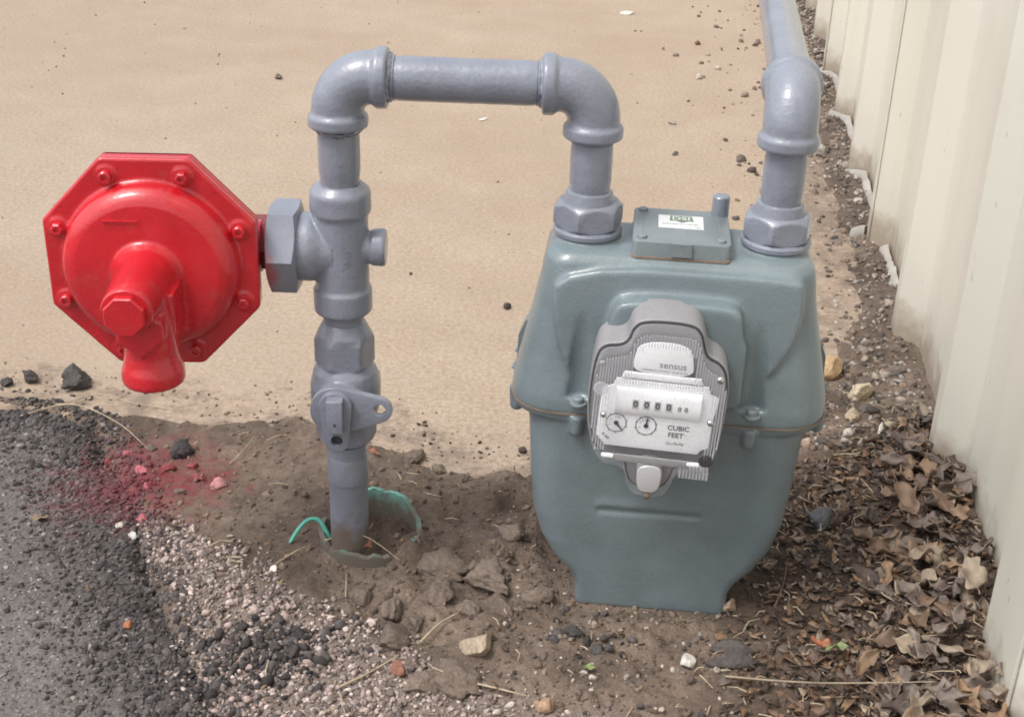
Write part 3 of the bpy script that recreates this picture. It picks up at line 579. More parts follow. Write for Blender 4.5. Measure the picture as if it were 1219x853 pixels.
def elbow(parent, c, d1, d2, ctf=.040, r_=.0208, rc=.0238, cl=.0105):
    """malleable elbow centred at c, open towards d1 and d2"""
    c = Vector(c); d1 = Vector(d1).normalized(); d2 = Vector(d2).normalized(); bm = bmesh.new(); br = .027
    pts = [c+d1*t for t in np.linspace(ctf-.002, br+.001, 3)] ; o_ = c+(d1+d2)*br
    for i in range(13): a = math.pi/2*i/12; pts.append(o_ - d2*br*math.cos(a) - d1*br*math.sin(a))
    pts += [c+d2*t for t in np.linspace(br+.001, ctf-.002, 3)]
    sweep(bm, pts, r_, 40)
    for d in (d1, d2):
        lathe(bm, c+d*(ctf-cl), d, [(-.003, r_-.001), (0, rc-.0012), (.0018, rc), (cl-.002, rc), (cl-.0006, rc-.0008), (cl, rc-.003)], 48)
    return link('elbow', fuse(bm, 'elbow', .0011, 3), M['grey'], parent)
def put_text(parent, s, size, mw, mat, ext=.0001, name='lettering', bold=0): return link(name, text_mesh(s, size, ext, bold=bold), M[mat], parent, mw)

pip = thing('inlet_piping', 'grey painted gas pipe loop rising from the ground and over to the meter', 'pipe', (RX, RY, 0))
def lp(x, y, z): return Vector((x-RX, y-RY, z))
pipe(pip, lp(RX, RY, -.06), lp(RX, RY, .123), .0172, 'riser', 'riser')
bm = bmesh.new(); lathe(bm, lp(RX, RY, .085), (0, 0, 1), [(0, .0172), (.001, .0182), (.024, .0180), (.026, .0172)], 40); link('riser_sleeve', to_mesh(bm, 'c', 40), M['grey'], pip)
pipe(pip, lp(RX, RY, .236), lp(RX, RY, .256), .0172, name='nipple')
# tee with cap plug and union branch
bm = bmesh.new(); c = lp(RX, RY, 0)
lathe(bm, c, (0, 0, 1), [(.249, .0215), (.2505, .0238), (.252, .0243), (.2695, .0243), (.2712, .0232), (.273, .0222), (.333, .0222), (.336, .0232), (.338, .0248), (.3535, .0248), (.356, .0236), (.361, .0180)], 56)
lathe(bm, lp(RX, RY, .3055), (-1, 0, 0), [(.0, .0215), (.014, .0235), (.020, .0270), (.024, .0285), (.036, .0285)], 56)
lathe(bm, lp(RX, RY, .3065), (1, 0, 0), [(0, .0135), (.024, .0135), (.0255, .0152), (.034, .0157), (.0365, .0145)], 40)
tee = link('tee', fuse(bm, 'tee', .0011, 4), M['grey'], pip)
for s, x, sz in (('0986', -.0078, .0085), ('0-16', .0075, .0075)):      # cast size marks running up the barrel
    mt = Matrix.Translation(Vector((x, -.0222*math.cos(math.asin(x/.0222))-.0001, .305))) @ Matrix.Rotation(math.asin(x/.0222), 4, 'Z') @ Matrix.Rotation(R(90), 4, 'X') @ Matrix.Rotation(R(-90 if x < 0 else 90), 4, 'Z')
    link('cast_mark', text_mesh(s, sz, .00035), M['grey'], tee, mt)
bm = bmesh.new(); hexnut(bm, lp(-.1750, RY, .3055), (-1, 0, 0), .0245, .0335, .0022, rot=R(0), seg=96)
me_ = to_mesh(bm, 'union_nut', 28); me_.transform(Matrix.Translation(-lp(-.187, RY, .3055))); un = link('union_nut', me_, M['nut'], pip); un.location = lp(-.187, RY, .3055)
pipe(pip, lp(RX, RY, .358), lp(RX, RY, .412), PRAD)
dcr = (PL - Vector((RX, RY, 0))); dcr.z = 0; Lc = dcr.length; dcr.normalize()
elbow(pip, lp(RX, RY, CZ), (0, 0, -1), dcr)
pe = Vector((PL.x-RX, PL.y-RY, CZ))
pipe(pip, lp(RX, RY, CZ)+dcr*.036, pe-dcr*.036, .0172)
for p_, d_, r_, q_ in ((lp(RX, RY, CZ)+dcr*.0395, dcr, .0178, 3), (pe-dcr*.0395, -dcr, .0178, 3), (pe-Vector((0, 0, .0405)), (0, 0, -1), .0174, 2), (lp(RX, RY, .4065), (0, 0, -1), .0174, 2)):
    bm = bmesh.new(); threads(bm, p_, d_, 0, q_, r_); link('pipe_thread', to_mesh(bm, 'th', 20), M['grey'], pip)
elbow(pip, pe, -dcr, (0, 0, -1), .041)
pipe(pip, pe+Vector((0, 0, -.036)), pe+Vector((0, 0, -.089)), PRAD)
def swivel(parent, p):       # p: axis point at z=0
    bm = bmesh.new(); lathe(bm, p, (0, 0, 1), [(.3275, .0262), (.329, .0278), (.332, .0280), (.334, .0268)], 72)
    lathe(bm, p, (0, 0, 1), [(.354, .0205), (.3575, .0198), (.3625, .0185), (.3635, .0168)], 56)
    hexnut(bm, p+Vector((0, 0, .3325)), (0, 0, 1), .0225, .0248, .005, R(12)); link('swivel_nut', to_mesh(bm, 'nut', 32), M['grey'], parent)
for p_, d_ in ((lp(RX, RY, CZ)+dcr*.0395, dcr), (pe-dcr*.0395, -dcr), (lp(RX, RY, .4068), Vector((0, 0, -1)))):     # lumpy painted thread sealant
    u_, v_, w_ = frame(d_); bm = bmesh.new(); rs = []
    jit = [random.uniform(.0178, .0206) for _ in range(40)]; le = [random.uniform(.002, .005) for _ in range(40)]
    for q, (tt, kk) in enumerate(((0, .9), (.2, 1), (.7, .97), (1, .86))):
        rs.append([p_ + w_*(tt*le[i]) + (u_*math.cos(i*math.pi/20)+v_*math.sin(i*math.pi/20))*max(.0162, jit[i]*kk) for i in range(40)])
    rings(bm, rs); link('thread_sealant', to_mesh(bm, 'seal', 60), M['grey'], pip)
swivel(pip, PL-Vector((RX, RY, 0)))

out = thing('outlet_piping', 'grey outlet elbow and pipe running back from the meter along the wall', 'pipe', (PR.x, PR.y, 0))
swivel(out, Vector((0, 0, 0)))
pipe(out, (0, 0, .358), (0, 0, .412), PRAD)
bd = Vector((WDIR.x, WDIR.y, 0)); elbow(out, (0, 0, CZ), (0, 0, -1), bd, .040, .0212, .0240)
pipe(out, Vector((0, 0, CZ))+bd*.036, Vector((0, 0, CZ))+bd*3.0, .0175)
elbow(out, Vector((0, 0, CZ))+bd*3.03, -bd, (bd.y, -bd.x, 0)); pipe(out, Vector((0, 0, CZ))+bd*3.03+Vector((bd.y, -bd.x, 0))*.035, Vector((0, 0, CZ))+bd*3.03+Vector((bd.y, -bd.x, 0))*.30, .0175)

# shutoff valve
val = thing('shutoff_valve', 'grey lockable shutoff valve on the riser with a lock wing at right', 'valve', (RX, RY, 0))
bm = bmesh.new()
lathe(bm, (0, 0, .200), (0, 0, 1), [(0, .0230), (.003, .0256), (.024, .0256), (.030, .0228), (.040, .0176)], 72, .0226, R(8))
lathe(bm, (0, 0, .132), (0, 0, 1), [(-.006, .0180), (-.004, .0235), (.000, .0262), (.020, .0262), (.03, .022)], 72, .0228, R(8))
lathe(bm, (0, 0, .145), (0, 0, 1), [(-.004, .018), (.006, .0262), (.018, .0300), (.036, .0302), (.050, .0270), (.060, .020)], 56)
lathe(bm, (.004, .004, .176), (1, 0, 0), [(0, .016), (.022, .0155), (.0245, .0140)], 40)
lathe(bm, (-.001, 0, .1735), (0, -1, 0), [(.0, .021), (.028, .0208), (.0318, .0200)], 56)
link('valve_body', fuse(bm, 'valve_body', .0010, 2), M['grey'], val)
def pear(c1, r1, c2, r2, n=14):
    d = Vector((c2[0]-c1[0], c2[1]-c1[1])); a0 = math.atan2(d.y, d.x); off = math.acos((r1-r2)/d.length); pts = []
    for i in range(2*n+1): a = a0+off + (2*math.pi-2*off)*i/(2*n); pts.append((c1[0]+r1*math.cos(a), c1[1]+r1*math.sin(a)))
    for i in range(n+1): a = a0-off + 2*off*i/n; pts.append((c2[0]+r2*math.cos(a), c2[1]+r2*math.sin(a)))
    return pts
def plate_hole(outl, hc, hr, y0, y1, name, mat, parent, bev=.0008):
    """plate facing -Y with a real through hole: boolean cut"""
    a = bmesh.new(); prism(a, outl, lambda u_, v_, t: Vector((u_, t, v_)), y0, y1, bev); b = bmesh.new()
    lathe(b, (hc[0], y0+.02, hc[1]), (0, -1, 0), [(0, hr), (.06, hr)], 28)
    oa = bpy.data.objects.new('ta', to_mesh(a, 'ta')); ob = bpy.data.objects.new('tb', to_mesh(b, 'tb'))
    for q in (oa, ob): COL.objects.link(q)
    md = oa.modifiers.new('b', 'BOOLEAN'); md.object = ob; md.operation = 'DIFFERENCE'; md.solver = 'EXACT'
    me = bpy.data.meshes.new_from_object(oa.evaluated_get(bpy.context.evaluated_depsgraph_get())); bpy.data.objects.remove(oa); bpy.data.objects.remove(ob)
    me.materials.clear(); shade(me, 35); return link(name, me, mat, parent)
wing = plate_hole(pear((-.0035, .1725), .0220, (.0315, .1745), .0118), (.0325, .1750), .0054, -.0315, -.0370, 'lock_wing', M['grey'], val)
key = plate_hole(pear((-.0035, .1790), .0138, (-.0030, .1465), .0100)[:], (-.0030, .1478), .0050, -.0370, -.0430, 'valve_key', M['grey'], val)
bm = bmesh.new(); prism(bm, [(-.0085, -.013), (.0045, -.013), (.0045, .017), (-.0085, .017)], lambda u_, v_, t: Vector((u_-.001, t, v_+.1725)), -.041, -.0520, .0012)
kn = link('stem_head', to_mesh(bm, 'stem', 35), M['grey'], val)
bm = bmesh.new(); lathe(bm, (-.0030, -.0515, .168), (0, -1, 0), [(0, .0012), (.0012, .0012)], 12); link('stem_hole_shade', to_mesh(bm, 'p', 35), M['dark_rubber'], val)  # dark dot drawn for the shaded hole in the stem head
bm = bmesh.new(); lathe(bm, (-.0030, -.0388, .1478), (0, -1, 0), [(-.006, .0048), (.0002, .0048)], 20); link('key_bore_shade', to_mesh(bm, 'p', 35), M['dark_rubber'], val)  # dark disc set in the key's hole, stands in for the shade inside

# ------------------------------------------------------------------ RED REGULATOR
RC = Vector((-.284, -.032, .306)); reg = thing('pressure_regulator', 'glossy red octagonal gas pressure regulator with a capped front tower', 'gas regulator', (RC.x, RC.y, 0), R(2.5))
zc = RC.z
def oct_(ap, n=6, rd=.006):
    sx = .95; pts = []; rad = ap/math.cos(R(22.5))
    for i in range(8):
        a = R(22.5+45*i); c = Vector((math.cos(a), math.sin(a)))*(rad-rd/math.cos(R(22.5)))
        for j in range(n+1): b = a - R(22.5) + R(45)*j/n; pts.append(((c.x+rd*math.cos(b))*sx, c.y+rd*math.sin(b)))
    return pts
fn = lambda u_, v_, t: Vector((u_, t, v_+zc))
bm = bmesh.new(); prism(bm, oct_(.0855), fn, .0075, .0008, .0012)
prism(bm, oct_(.0855), fn, .005, .0085)
link('rear_flange', to_mesh(bm, 'rf', 30), M['red'], reg)
bm = bmesh.new(); prism(bm, oct_(.0862), fn, -.0006, -.0080, .0015)
C0 = Vector((0, 0, zc)); F = Vector((0, -1, 0))
lathe(bm, C0, F, [(-.001, .0695), (.008, .0688), (.014, .0680), (.019, .0668), (.0235, .0635), (.0265, .0595), (.0280, .0555), (.0285, .048), (.0290, .0)][:-1]+[(.0290, .004)], 96)
# tower, blended into the dome
lathe(bm, C0, F, [(.02, .030), (.030, .0265), (.036, .0232), (.050, .0215), (.085, .0195), (.098, .0190), (.101, .0178)], 64)
# outlet throat: falls from the tower and flares at its mouth
TH = Vector((.007, -.066, zc)); lathe(bm, TH, (0, 0, -1), [(.0, .0150), (.02, .0175), (.038, .0192), (.047, .0198), (.053, .0212), (.060, .0236), (.067, .0242), (.0705, .0234), (.0720, .0215)], 56)
prism(bm, [(-.012, -.002), (.026, -.002), (.026, -.048), (-.012, -.048)], lambda u_, v_, t: Vector((u_, t, v_+zc)), -.020, -.062)
# V shaped web between tower and throat
prism(bm, [(-.0135, -.012), (.0215, -.012), (.0225, -.028), (.005, -.043), (-.0125, -.030)], lambda u_, v_, t: Vector((u_, t, v_+zc)), -.06, -.0885, .001)
for a_ in range(8):
    ang = R(22.5+45*a_); px, pz = .0770*math.cos(ang), .0805*math.sin(ang)
    lathe(bm, (px*.975, 0, zc+pz*.975), F, [(0, .0085), (.0095, .0075)], 28)
ctb = bmesh.new(); lathe(ctb, TH, (0, 0, -1), [(.055, .017), (.09, .019)], 40)
link('front_case', fuse(bm, 'front_case', .0010, 9, cut=ctb), M['red'], reg)
for a_ in range(8):
    ang = R(22.5+45*a_); px, pz = .0750*math.cos(ang), .0785*math.sin(ang); bm = bmesh.new()
    lathe(bm, (px, -.0085, zc+pz), F, [(0, .0066), (.0014, .0066), (.0016, .0050), (.0064, .0048), (.0072, .0040), (.0072, .0022), (.0056, .0020)], 6 if a_ % 2 else 20)
    lathe(bm, (px, .0085, zc+pz), (0, 1, 0), [(0, .0052), (.0052, .0050)], 6)
    link('bolt', to_mesh(bm, 'b', 35), M['red'], reg)
bm = bmesh.new(); lathe(bm, C0+F*.0995, F, [(0, .0178), (.002, .0178)], 48); lathe(bm, C0+F*.1012, F, [(0, .0158), (.0055, .0158), (.0068, .0148)], 8, rot=R(22.5)); link('tower_cap', to_mesh(bm, 'cap', 30), M['red'], reg)
bm = bmesh.new(); prism(bm, [(-.030, -.0006), (-.003, -.0006), (-.003, .0006), (-.030, .0006)], lambda u_, v_, t: Vector((u_, t, v_+zc+.0435)), -.0275, -.0298); link('cast_line', to_mesh(bm, 'l', 30), M['red'], reg)
# rear body with the inlet hub
bm = bmesh.new(); B_ = Vector((0, 1, 0))
lathe(bm, C0, B_, [(.004, .074), (.010, .072), (.016, .064), (.024, .050), (.030, .040)], 72)
lathe(bm, C0+B_*.035, (1, 0, 0), [(-.045, .022), (-.03, .029), (0, .031), (.045, .026), (.062, .0215), (.080, .0215)], 48)
link('rear_case', fuse(bm, 'rear_case', .0016, 5), M['red'], reg)
bm = bmesh.new(); lathe(bm, (.060, .0440, zc), (1, .0, 0), [(0, .0195), (.030, .0195)], 40); lathe(bm, (.071, .0440, zc), (1, 0, 0), [(0, .0225), (.012, .0225)], 6); link('inlet_nipple', to_mesh(bm, 'n', 35), M['red_nipple'], reg)

# ------------------------------------------------------------------ GAS METER
met = thing('gas_meter', 'grey green gas meter with a clear fronted dial box', 'gas meter', MC, MR)
def loft(bm, secs, n=8):
    rings(bm, [[Vector((x, y, z)) for x, y in rrect(w, df, db, r_, n)] for z, w, df, db, r_ in secs])
bm = bmesh.new()
loft(bm, [(.190, .1300, .0575, .058, .040), (.202, .1298, .0573, .058, .040), (.212, .1280, .0558, .056, .039), (.228, .1245, .0535, .054, .036), (.25, .1195, .0505, .052, .032), (.275, .1140, .0475, .05, .030), (.295, .1100, .0455, .048, .026), (.308, .1085, .0440, .047, .024), (.317, .1065, .0420, .045, .022), (.3225, .1020, .0370, .040, .020), (.3250, .094, .030, .034, .018)])
pan = smooth_outline([(-.097, .317), (-.097, .27), (-.086, .235), (-.076, .222), (-.05, .215), (.045, .215), (.066, .222), (.084, .245), (.097, .272), (.098, .308), (.092, .317)], 2)
def slope(t): return lambda u_, v_, q: Vector((u_, q*1.0 + (v_-.31)*.105*t, v_))
prism(bm, pan, lambda u_, v_, q: Vector((u_, q + (v_-.31)*.10, v_)), -.02, -.0490, .002)
boss = smooth_outline([(-.056, .205), (-.054, .27), (-.050, .290), (-.040, .299), (.036, .299), (.050, .294), (.052, .280), (.054, .268), (.064, .258), (.062, .235), (.058, .205)], 2)
prism(bm, boss, lambda u_, v_, q: Vector((u_, q, v_)), -.02, -.0685, .003)
for sx in (-.075, .0755): lathe(bm, (sx, 0, 0), (0, 0, 1), [(.29, .031), (.318, .0285), (.3235, .0262), (.3285, .0258)], 48)
loft(bm, [(.300, .0405, .040, .040, .008), (.3235, .0395, .0385, .0385, .007)])
cut = bmesh.new()
for bx in (-.0725, .0670): lathe(cut, (bx, -.0625, .2045), (0, 0, 1), [(0, .0125), (.10, .0105)], 32)
link('upper_case', fuse(bm, 'upper_case', .0015, 13, cut=cut), M['meter'], met)
bm = bmesh.new()
loft(bm, [(-.003, .0660, .0500, .050, .006), (.018, .0668, .0502, .050, .008), (.028, .0740, .0505, .050, .014), (.042, .0885, .0512, .051, .02), (.060, .1000, .0518, .052, .024), (.085, .1072, .0524, .052, .026), (.12, .1112, .0530, .053, .028), (.17, .1142, .0540, .054, .03), (.187, .1160, .0550, .055, .032)])
rs_ = [(.1835, .1285, .0562, .057, .040), (.1905, .1298, .0573, .058, .040)]; loft(bm, rs_)
for bx in (-.0725, .0670): lathe(bm, (bx, -.0560, .171), (0, 0, 1), [(0, .0040), (.002, .0054), (.018, .0062)], 24)
for bx, by in ((-.126, -.012), (-.126, .02), (.126, -.012), (.126, .02), (-.09, .055), (.09, .055)): lathe(bm, (bx, by, .168), (0, 0, 1), [(0, .0045), (.002, .006), (.022, .007)], 24)
def emb(c):
    u_ = np.clip(1-np.abs(c[:, 0]+.008)/.046, 0, 1); f_ = sstep(0, .12, u_); v = c[:, 2]-.098
    prof = np.exp(-(v/.0032)**2)*.0022 - .0010*np.exp(-((v-.006)/.005)**2)
    fr_ = (c[:, 1] < -.03); c[:, 1] += np.where(fr_, f_*prof, 0); return c
link('lower_case', fuse(bm, 'lower_case', .0015, 6, post=emb), M['meter'], met)
bm = bmesh.new(); loft(bm, [(.1896, .1304, .0580, .0586, .041), (.1912, .1304, .0580, .0586, .041)]); link('seam_gasket', to_mesh(bm, 'g', 40), M['gasket'], met)
for bx, by in ((-.0725, -.0572), (.0670, -.0572), (-.1255, -.010), (-.1255, .022), (.1255, -.010), (.1255, .022)):
    bm = bmesh.new(); z_ = .2035
    if abs(bx) > .1: z_ = .208
    lathe(bm, (bx, by-.002 if abs(bx) < .1 else by, z_-.002), (0, 0, 1), [(0, .0068), (.0015, .0068), (.0017, .0046), (.0056, .0044), (.0064, .0034)], 6 if abs(bx) > .1 else 24, rot=random.random())
    link('bolt', to_mesh(bm, 'b', 35), M['meter_top'], met)
for bx in (-.1265, .1265):    # side lugs above the seam
    bm = bmesh.new(); s_ = 1 if bx > 0 else -1
    prism(bm, [(.003, .205), (.002, .232), (-.004, .246), (-.014, .250), (-.014, .205)], lambda u_, v_, t: Vector((bx+s_*(u_-.001), t, v_)), -.002, .012, .001); link('side_lug', to_mesh(bm, 'lug', 35), M['meter'], met)
# lid on the top
bm = bmesh.new(); pl_ = rrect(.0385, .0375, .0385, .005, 4); prism(bm, pl_, lambda u_, v_, t: Vector((u_, v_, t)), .3245, .3375, .0015)
prism(bm, [(-.008, -.0395), (.008, -.0395), (.007, -.034), (-.007, -.034)], lambda u_, v_, t: Vector((u_, v_, t)), .3262, .3370)
lid = link('valve_cover', to_mesh(bm, 'lid', 30), M['meter_top'], met)
bm = bmesh.new(); prism(bm, rrect(.0393, .0383, .039, .005, 4), lambda u_, v_, t: Vector((u_, v_, t)), .3228, .3247); link('cover_gasket', to_mesh(bm, 'lg', 30), M['gasket'], met)
for sx, sy in ((-.031, -.030), (.0305, -.030), (-.031, .031)):
    bm = bmesh.new(); lathe(bm, (sx, sy, .3370), (0, 0, 1), [(0, .0040), (.0022, .0038), (.003, .0028)], 16); link('screw', to_mesh(bm, 's', 35), M['meter_top'], lid)
for sx in (-.031, .0305):
    bm = bmesh.new(); prism(bm, [(sx-.0006, -.024), (sx+.0006, -.024), (sx+.0006, .024), (sx-.0006, .024)], lambda u_, v_, t: Vector((u_, v_, t)), .3372, .3379); link('cover_ridge', to_mesh(bm, 's', 35), M['meter_top'], lid)
bm = bmesh.new(); lathe(bm, (.0315, .033, .336), (0, 0, 1), [(0, .0072), (.0165, .0070), (.0175, .0062)], 32); link('seal_plug', to_mesh(bm, 's', 35), M['grey'], lid)
bm = bmesh.new(); prism(bm, [(-.0185, -.006), (.0175, -.0065), (.0175, .0225), (-.0185, .0225)], lambda u_, v_, t: Vector((u_, v_, t)), .33752, .33775); stk = link('cover_sticker', to_mesh(bm, 'st', 30), M['sticker_white'], lid)
tagp = lambda o_, lb: o_.__setitem__('label', lb)
tagp(stk, 'small white sticker with a green emblem')
# the sticker's print: green banner emblem with letters, two lines of small print
def flat_poly(pts, z, mat, parent, name):
    bm = bmesh.new(); f_ = bm.faces.new([bm.verts.new((x, y, z)) for x, y in pts]); bmesh.ops.triangulate(bm, faces=[f_]); return link(name, to_mesh(bm, name), M[mat], parent)
# (kept at the third level: joined with the lid as its sub-part)
flat_poly([(-.009, .0215), (.0085, .0215), (.0100, .0095), (.0065, .0105), (.0005, .0065), (-.0055, .0105), (-.0095, .0095)], .33785, 'sticker_green', lid, 'sticker_emblem')
put_text(lid, 'DSI', .0105, Matrix.Translation((-.0003, .0155, .33795)), 'sticker_white', .00004)
put_text(lid, 'DOMESTIC METER', .0036, Matrix.Translation((-.001, .0028, .33787)), 'faint_ink', .00004)
put_text(lid, 'No. 3306', .0030, Matrix.Translation((.010, -.003, .33787)), 'faint_ink', .00004)

# dial box (index)
IC = Vector((-.0105, 0, .2235)); it = R(2.3)
def ix(u_, v_, t): return Vector((IC.x + u_*math.cos(it)+v_*math.sin(it), t, IC.z - u_*math.sin(it)+v_*math.cos(it)))
def IM(u_, v_, t, rz=0): return Matrix.Translation(ix(u_, v_, t)) @ Matrix.Rotation(it, 4, 'Y') @ Matrix.Rotation(R(90), 4, 'X') @ Matrix.Rotation(rz, 4, 'Z')
OUTL = smooth_outline([(-.0525, .042), (-.046, .052), (-.033, .0535), (-.0285, .058), (-.0265, .068), (-.018, .0755), (.018, .0765), (.0275, .070), (.031, .058), (.034, .0500), (.044, .0465), (.0515, .036), (.0535, .010), (.051, -.028), (.043, -.0455), (.0215, -.0465), (.0195, -.060), (.012, -.0715), (-.012, -.0715), (-.0195, -.060), (-.0215, -.0465), (-.040, -.0455), (-.0510, -.028), (-.0545, .006)], 2)
def offs(pts, k_):
    n = len(pts); o_ = []
    for i in range(n):
        p0, p2 = pts[i-1], pts[(i+1) % n]; t = Vector((p2[0]-p0[0], p2[1]-p0[1])).normalized(); o_.append((pts[i][0]+t.y*-k_, pts[i][1]+t.x*k_))
    return o_
ar = sum(OUTL[i-1][0]*OUTL[i][1]-OUTL[i][0]*OUTL[i-1][1] for i in range(len(OUTL))); sgn = 1 if ar > 0 else -1
bm = bmesh.new(); prism(bm, OUTL, ix, -.060, -.0985, .0012); hou = link('dial_box', to_mesh(bm, 'box', 30), M['index_grey'], met); bm = bmesh.new(); prism(bm, offs(OUTL, sgn*.0032), ix, -.099, -.1012); bx_face = to_mesh(bm, 'bf', 30)
tagp(hou, 'grey brown dial box under a clear cover')
bm = bmesh.new(); prism(bm, offs(OUTL, sgn*.0012), ix, -.098, -.1000); link('cover_seal', to_mesh(bm, 'seal', 30), M['dark_rubber'], hou); link('box_face', bx_face, M['box_face'], hou)
INN = offs(OUTL, sgn*.0024)
# clear cover as a hollow shell
bm = bmesh.new(); prism(bm, INN, ix, -.0999, -.1175, .0030); 
bmesh.ops.recalc_face_normals(bm, faces=bm.faces)
bk = max(bm.faces, key=lambda f_: f_.calc_center_median().y if len(f_.verts) > 8 else -9); bmesh.ops.delete(bm, geom=[bk], context='FACES_ONLY')
link('clear_cover', to_mesh(bm, 'cover', 30), M['clear'], hou)
# moulded vertical ridges of the upper part of the cover
def inside(u_, v_): return float(sdist(np.array([u_]), np.array([v_]), offs(INN, sgn*.0012))[0]) > 0
bm = bmesh.new(); u_ = -.049
while u_ < .0495:
    vs_ = [v for v in np.arange(.0295 if abs(u_) < .0385 else -.030, .078, .0010) if inside(u_, v)]; runs = [vs_]
    if abs(u_) < .0225: runs = [[v for v in vs_ if v < .0335], [v for v in vs_ if v > (.0615 if abs(u_) < .0175 else .056)]]
    for vs_ in runs:
        if len(vs_) > 2: prism(bm, [(u_, vs_[0]), (u_+.0010, vs_[0]), (u_+.0010, vs_[-1]), (u_, vs_[-1])], ix, -.1172, -.1184)
    u_ += .0021
link('cover_ridges', to_mesh(bm, 'ridges', 30), M['ridge'], hou)
PLT = [(-.0445, -.020), (-.0445, -.0215), (-.037, -.0305), (.035, -.0305), (.037, -.027), (.0425, -.024), (.0430, .0), (.0455, .0195), (.0385, .0225), (.0365, .0285), (-.0335, .0285), (-.0355, .0225), (-.0430, .0190)]
bm = bmesh.new(); prism(bm, PLT, ix, -.1075, -.1088, .0004)
rs_ = []
for q in range(13):     # cylindrical swell behind which the number drums turn
    a = math.pi*q/12; rs_.append((.0130+.0118*-math.cos(a), -.1084-.0046*math.sin(a)))
prism(bm, [(v, t) for v, t in rs_], lambda v_, t, u2: ix(u2, v_-.0030, t), -.0325, .0325)
link('dial_plate', to_mesh(bm, 'plate', 32), M['white_plate'], hou)
bm = bmesh.new(); prism(bm, smooth_outline([(-.0215, .034), (-.0225, .047), (-.018, .0610), (.017, .0620), (.0225, .049), (.0235, .034)], 2), ix, -.1075, -.1085, .0004); link('name_card', to_mesh(bm, 'card', 30), M['white_plate'], hou)
bm = bmesh.new(); prism(bm, [(-.030, .0295), (.032, .0295), (.030, .0345), (-.028, .0345)], ix, -.107, -.1092, .0006); link('plate_lip', to_mesh(bm, 'lip', 30), M['white_plate'], hou)
put_text(hou, 'sensus', .0078, IM(.0075, .0430, -.1086), 'faint_ink', .00006, bold=.0001)
put_text(hou, 'METERING SYSTEMS - DUBOIS PA', .0023, IM(.002, .0378, -.1086), 'faint_ink', .00004)
yd = -.1131
for u_ in (-.0171, -.0087, -.0003, .0082):
    bm = bmesh.new(); prism(bm, [(u_-.0024, .0062), (u_+.0024, .0062), (u_+.0024, .0138), (u_-.0024, .0138)], ix, yd+.003, yd-.0001); dr = link('number_drum', to_mesh(bm, 'drum', 30), M['drum'], hou)
    put_text(hou, '0', .0072, IM(u_, .0100, yd-.0003), 'ink', .00008, bold=.00012)
for u_ in (.0165, .0215): put_text(hou, '0', .0055, IM(u_, .0094, yd-.0002), 'ink', .00008, bold=.00006)
put_text(hou, 'CUBIC', .0058, IM(.0180, -.0095, -.1090), 'ink', .00008, bold=.00005); put_text(hou, 'FEET', .0058, IM(.0165, -.0158, -.1090), 'ink', .00008, bold=.00005)
put_text(hou, 'CL.175-PSI', .0030, IM(.0165, -.0232, -.1090), 'ink', .00006)
put_text(hou, 'R-EA', .0034, IM(-.0370, -.0225, -.1090, R(-38)), 'ink', .00006)
def ring2d(bm, cu, cv, r0, r1, t, n=40, a0=0, a1=360):
    vs_ = [[bm.verts.new(ix(cu+r_*math.cos(R(a0+(a1-a0)*i/n)), cv+r_*math.sin(R(a0+(a1-a0)*i/n)), t)) for i in range(n+1)] for r_ in (r0, r1)]
    for i in range(n): bm.faces.new((vs_[0][i], vs_[0][i+1], vs_[1][i+1], vs_[1][i]))
for cu, cv, pa, tx in ((-.0300, -.0100, -48, '1/2 FOOT'), (-.0070, -.0100, 84, '2 FEET')):
    bm = bmesh.new(); ring2d(bm, cu, cv, .0075, .0081, -.1091)
    for q in range(10): a = R(36*q+18); d = Vector((math.cos(a), math.sin(a))); nrm = Vector((-d.y, d.x))*.00025; prism(bm, [(cu+d.x*.0078+nrm.x, cv+d.y*.0078+nrm.y), (cu+d.x*.0090+nrm.x, cv+d.y*.0090+nrm.y), (cu+d.x*.0090-nrm.x, cv+d.y*.0090-nrm.y), (cu+d.x*.0078-nrm.x, cv+d.y*.0078-nrm.y)], ix, -.1090, -.10915)
    link('dial_ring', to_mesh(bm, 'ring'), M['ink'], hou)
    for q, ch in enumerate(tx[:6]):
        a = R(200-q*26); put_text(hou, ch, .0024, IM(cu+.0052*math.cos(a), cv+.0052*math.sin(a), -.1090, a-R(90)), 'ink', .00005)
    bm = bmesh.new(); a = R(pa); d = Vector((math.cos(a), math.sin(a))); nrm = Vector((-d.y, d.x))
    lathe(bm, ix(cu, cv, -.1090), F, [(0, .0018), (.0006, .0018)], 20); prism(bm, [(cu+nrm.x*.0009, cv+nrm.y*.0009), (cu+d.x*.0072+nrm.x*.0003, cv+d.y*.0072+nrm.y*.0003), (cu+d.x*.0072-nrm.x*.0003, cv+d.y*.0072-nrm.y*.0003), (cu-nrm.x*.0009, cv-nrm.y*.0009)], ix, -.1091, -.1098); link('dial_pointer', to_mesh(bm, 'ptr', 30), M['ink'], hou)
def stud(u_, v_, r_, y_, mat, h=.002, name='cover_screw'):
    bm = bmesh.new(); lathe(bm, ix(u_, v_, y_), F, [(0, r_), (h*.5, r_*.95), (h*.85, r_*.7), (h, r_*.3)], 20); return link(name, to_mesh(bm, 'st', 40), M[mat], hou)
stud(.0430, .0400, .0031, -.1165, 'chrome', .003); stud(-.0455, .0435, .0024, -.1165, 'index_grey', .002)
stud(-.0405, .0005, .0026, -.1165, 'chrome', .003); stud(.0405, .0030, .0028, -.1165, 'chrome', .003)
bm = bmesh.new(); lathe(bm, ix(-.0445, .0225, -.1170), F, [(0, .0058), (.0006, .0058), (.0012, .0052)], 28); link('seal_cap', to_mesh(bm, 'sc', 30), M['ridge'], hou)
